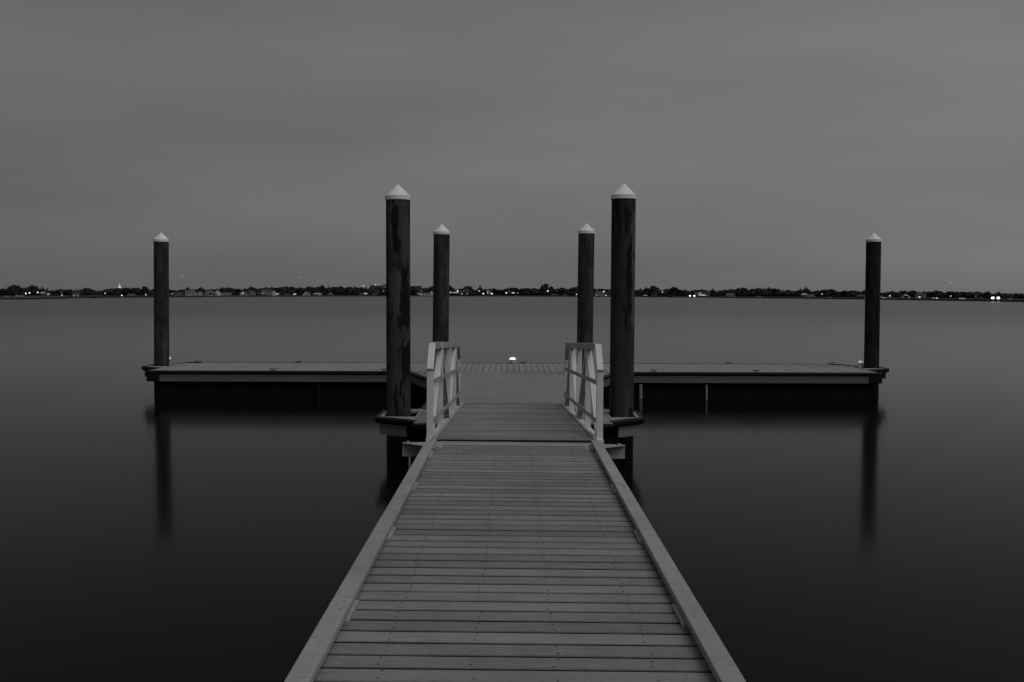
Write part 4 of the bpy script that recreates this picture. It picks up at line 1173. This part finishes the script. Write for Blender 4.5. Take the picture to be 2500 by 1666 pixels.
# ------------------------------------------------------------------ far shore: lamps and masts
LAMPS = [(65, 719.5, 'b', "first of the pair of bright lamps above the wharf, lower one"), (73.7, 718, 'b', "second of the pair of bright lamps above the wharf, higher one"),
    (93.7, 716.6, 'b', "single bright lamp past the wharf's bright pair"), (152.8, 723.3, 's', "small lamp at the foot of the leaning furled sail"),
    (258, 717.6, 's', "small tree lamp between the long boathouse and the lit dome"), (298.6, 723, 'b', "bright lamp beside the pale little house under the dome"),
    (357, 720.6, 's', "lamp close to the lone end pile, on its outer side"), (717.5, 720.3, 's', "lower lamp of the two past the dark pavilion"), (722, 719.6, 's', "upper lamp of the two past the dark pavilion"),
    (887, 700.7, 's', "lamp on the skyline short of the flat-topped block"), (917, 697.8, 's', "bright lamp on top of the flat-topped skyline block"), (925, 698, 't', "weak lamp on top of the flat-topped skyline block"),
    (936.8, 711.6, 't', "tiny lamp in the trees touching the tarry pile"), (1117, 710.3, 'b', "bright lamp over the pale terrace between two domed trees"),
    (1169.5, 710.4, 's', "lamp at the foot of the tiered pine"), (1179.7, 717, 'b', "lamp near the ground past the tiered pine"), (1201, 717.4, 'b', "lamp near the ground beside the leafy dark house"),
    (1235.8, 715, 'b', "first and brightest of the row of three small lamps"), (1250.5, 715, 's', "middle lamp of the row of three"), (1254.2, 714.8, 's', "close neighbour of the middle lamp in the row"), (1264, 715, 't', "faint last lamp of the row"),
    (1337, 710.4, 'b', "tall street lamp standing against the tallest dark trees"), (1407, 719, 's', "lamp near the water touching the slim pile"), (1473.6, 712.2, 'b', "bright lamp over the white six-window house"),
    (1616.4, 713.5, 's', "lamp at the shoulder of the domed tree"), (1958, 725.5, 't', "faint lamp below the curved-roof house"), (2005.4, 718.5, 's', "lamp in the trees above the pale low boathouse"),
    (2156.2, 728, 's', "lamp beside the pale shed"), (2162.2, 727, 't', "faint lamp between the shed and the outlined house"), (2170.6, 723.5, 'b', "bright lamp above the outlined little house"),
    (2285.5, 729.3, 'b', "bright lamp at the end of the crooked-roof cottage"), (2318.8, 723.6, 's', "lone lamp in the dark trees under the last mast"), (2380.4, 723.8, 't', "faint lone lamp in trees past the scalloped cottage")]
POLE = {k: MB().tube([(0, 0, 0), (0, 0, 1)], 1.0, 6).mesh("lamp_pole", M_IRON) for k in 'x'}['x']
GLOBES = {'b': (1.6, M_LAMP), 's': (1.5, M_LAMP_S), 't': (0.95, M_LAMP_T)}
GM = {}
for k, (r_, m_) in GLOBES.items():
    GM[k] = MB().lathe([(.02, -1), (.6, -.8), (1, 0), (.75, .66), (.02, 1)], 12).mesh("lamp_globe", m_)
for (u, v, k, lab) in LAMPS:
    g = ground(u, 14 if v > 705 else 300); s = g.y / F
    h = px_h(u, v) * s - g.z
    t = thing("street_lamp", lab, "lamp", (g.x, g.y, g.z), "lamps along the far shore")
    # stand it just in front of what is behind it
    pl_ = link_mesh("lamp_pole", POLE, t); pl_.scale = (.10, .10, max(.2, h))
    gl = link_mesh("lamp_globe", GM[k], t); gl.location = (0, -.3, h); r_ = GLOBES[k][0] * s; gl.scale = (r_, r_, r_)
for (u, v, w, lab) in ((1683.5, 723, 2.3, "dazzling floodlight low at the water, first of the mansion's pair"), (1694.3, 723, 2.4, "dazzling floodlight low at the water, nearer the mansion"),
                       (2421.8, 733.2, 3.9, "big dazzling shore light, first of the last pair"), (2435.2, 733.6, 4.0, "big dazzling shore light, second of the last pair")):
    g = ground(u, 1.0); s = g.y / F
    t = thing("floodlight", lab, "floodlight", (g.x, g.y, g.z), "floodlights at the far water's edge")
    h = max(.6, px_h(u, v) * s - g.z)
    MB().tube([(0, .3, -0.3), (0, .3, h)], .12, 6).obj("floodlight_post", M_IRON, t)
    MB().lathe([(.02, -.9), (.7, -.7), (1, 0), (.7, .7), (.02, .9)], 14, Matrix.Translation((0, -.2, h)) @ Matrix.Diagonal((w * s, .5, w * s * .8, 1))).obj("floodlight_head", M_FLOOD, t)
# masts
for (u, v, vb_, lab, lit) in ((446.8, 679.8, 708, "faint thin radio mast with a light on top, over the two-chimney villa", 1), (733.8, 681, 698, "thin radio mast with a top light short of the big white cottage", 1),
                              (1320.4, 677.5, 700, "dark thin mast rising from the tallest trees", 0), (2320.3, 697, 713, "thin radio mast with a top light over the smooth dark tree line", 1)):
    g = ground(u, 290); s = g.y / F
    h = px_h(u, v) * s - g.z
    t = thing("radio_mast", lab, "mast", (g.x, g.y, g.z), "radio masts on the far skyline")
    ma = MB(); w = .42 * s
    for k in range(3):
        a = k * 2.0944; ma.tube([(w * math.cos(a), w * math.sin(a), 0), (w * .7 * math.cos(a), w * .7 * math.sin(a), h)], (.07 if lit else .13) * s, 5)
    nseg = 14
    for j in range(nseg):
        for k in range(3):
            a, b = k * 2.0944, (k + 1) * 2.0944; f0, f1 = 1 - .3 * j / nseg, 1 - .3 * (j + 1) / nseg
            ma.tube([(w * f0 * math.cos(a), w * f0 * math.sin(a), h * j / nseg), (w * f1 * math.cos(b), w * f1 * math.sin(b), h * (j + 1) / nseg)], .05 * s, 4)
    ma.obj("mast_lattice", plain("mast_paint", 0.30 if lit else .03, .7), t)
    gl = link_mesh("beacon", GM['t'], t); gl.location = (0, 0, h + .6 * s); k_ = (1.0 if lit else .7) * s; gl.scale = (k_, k_, k_)
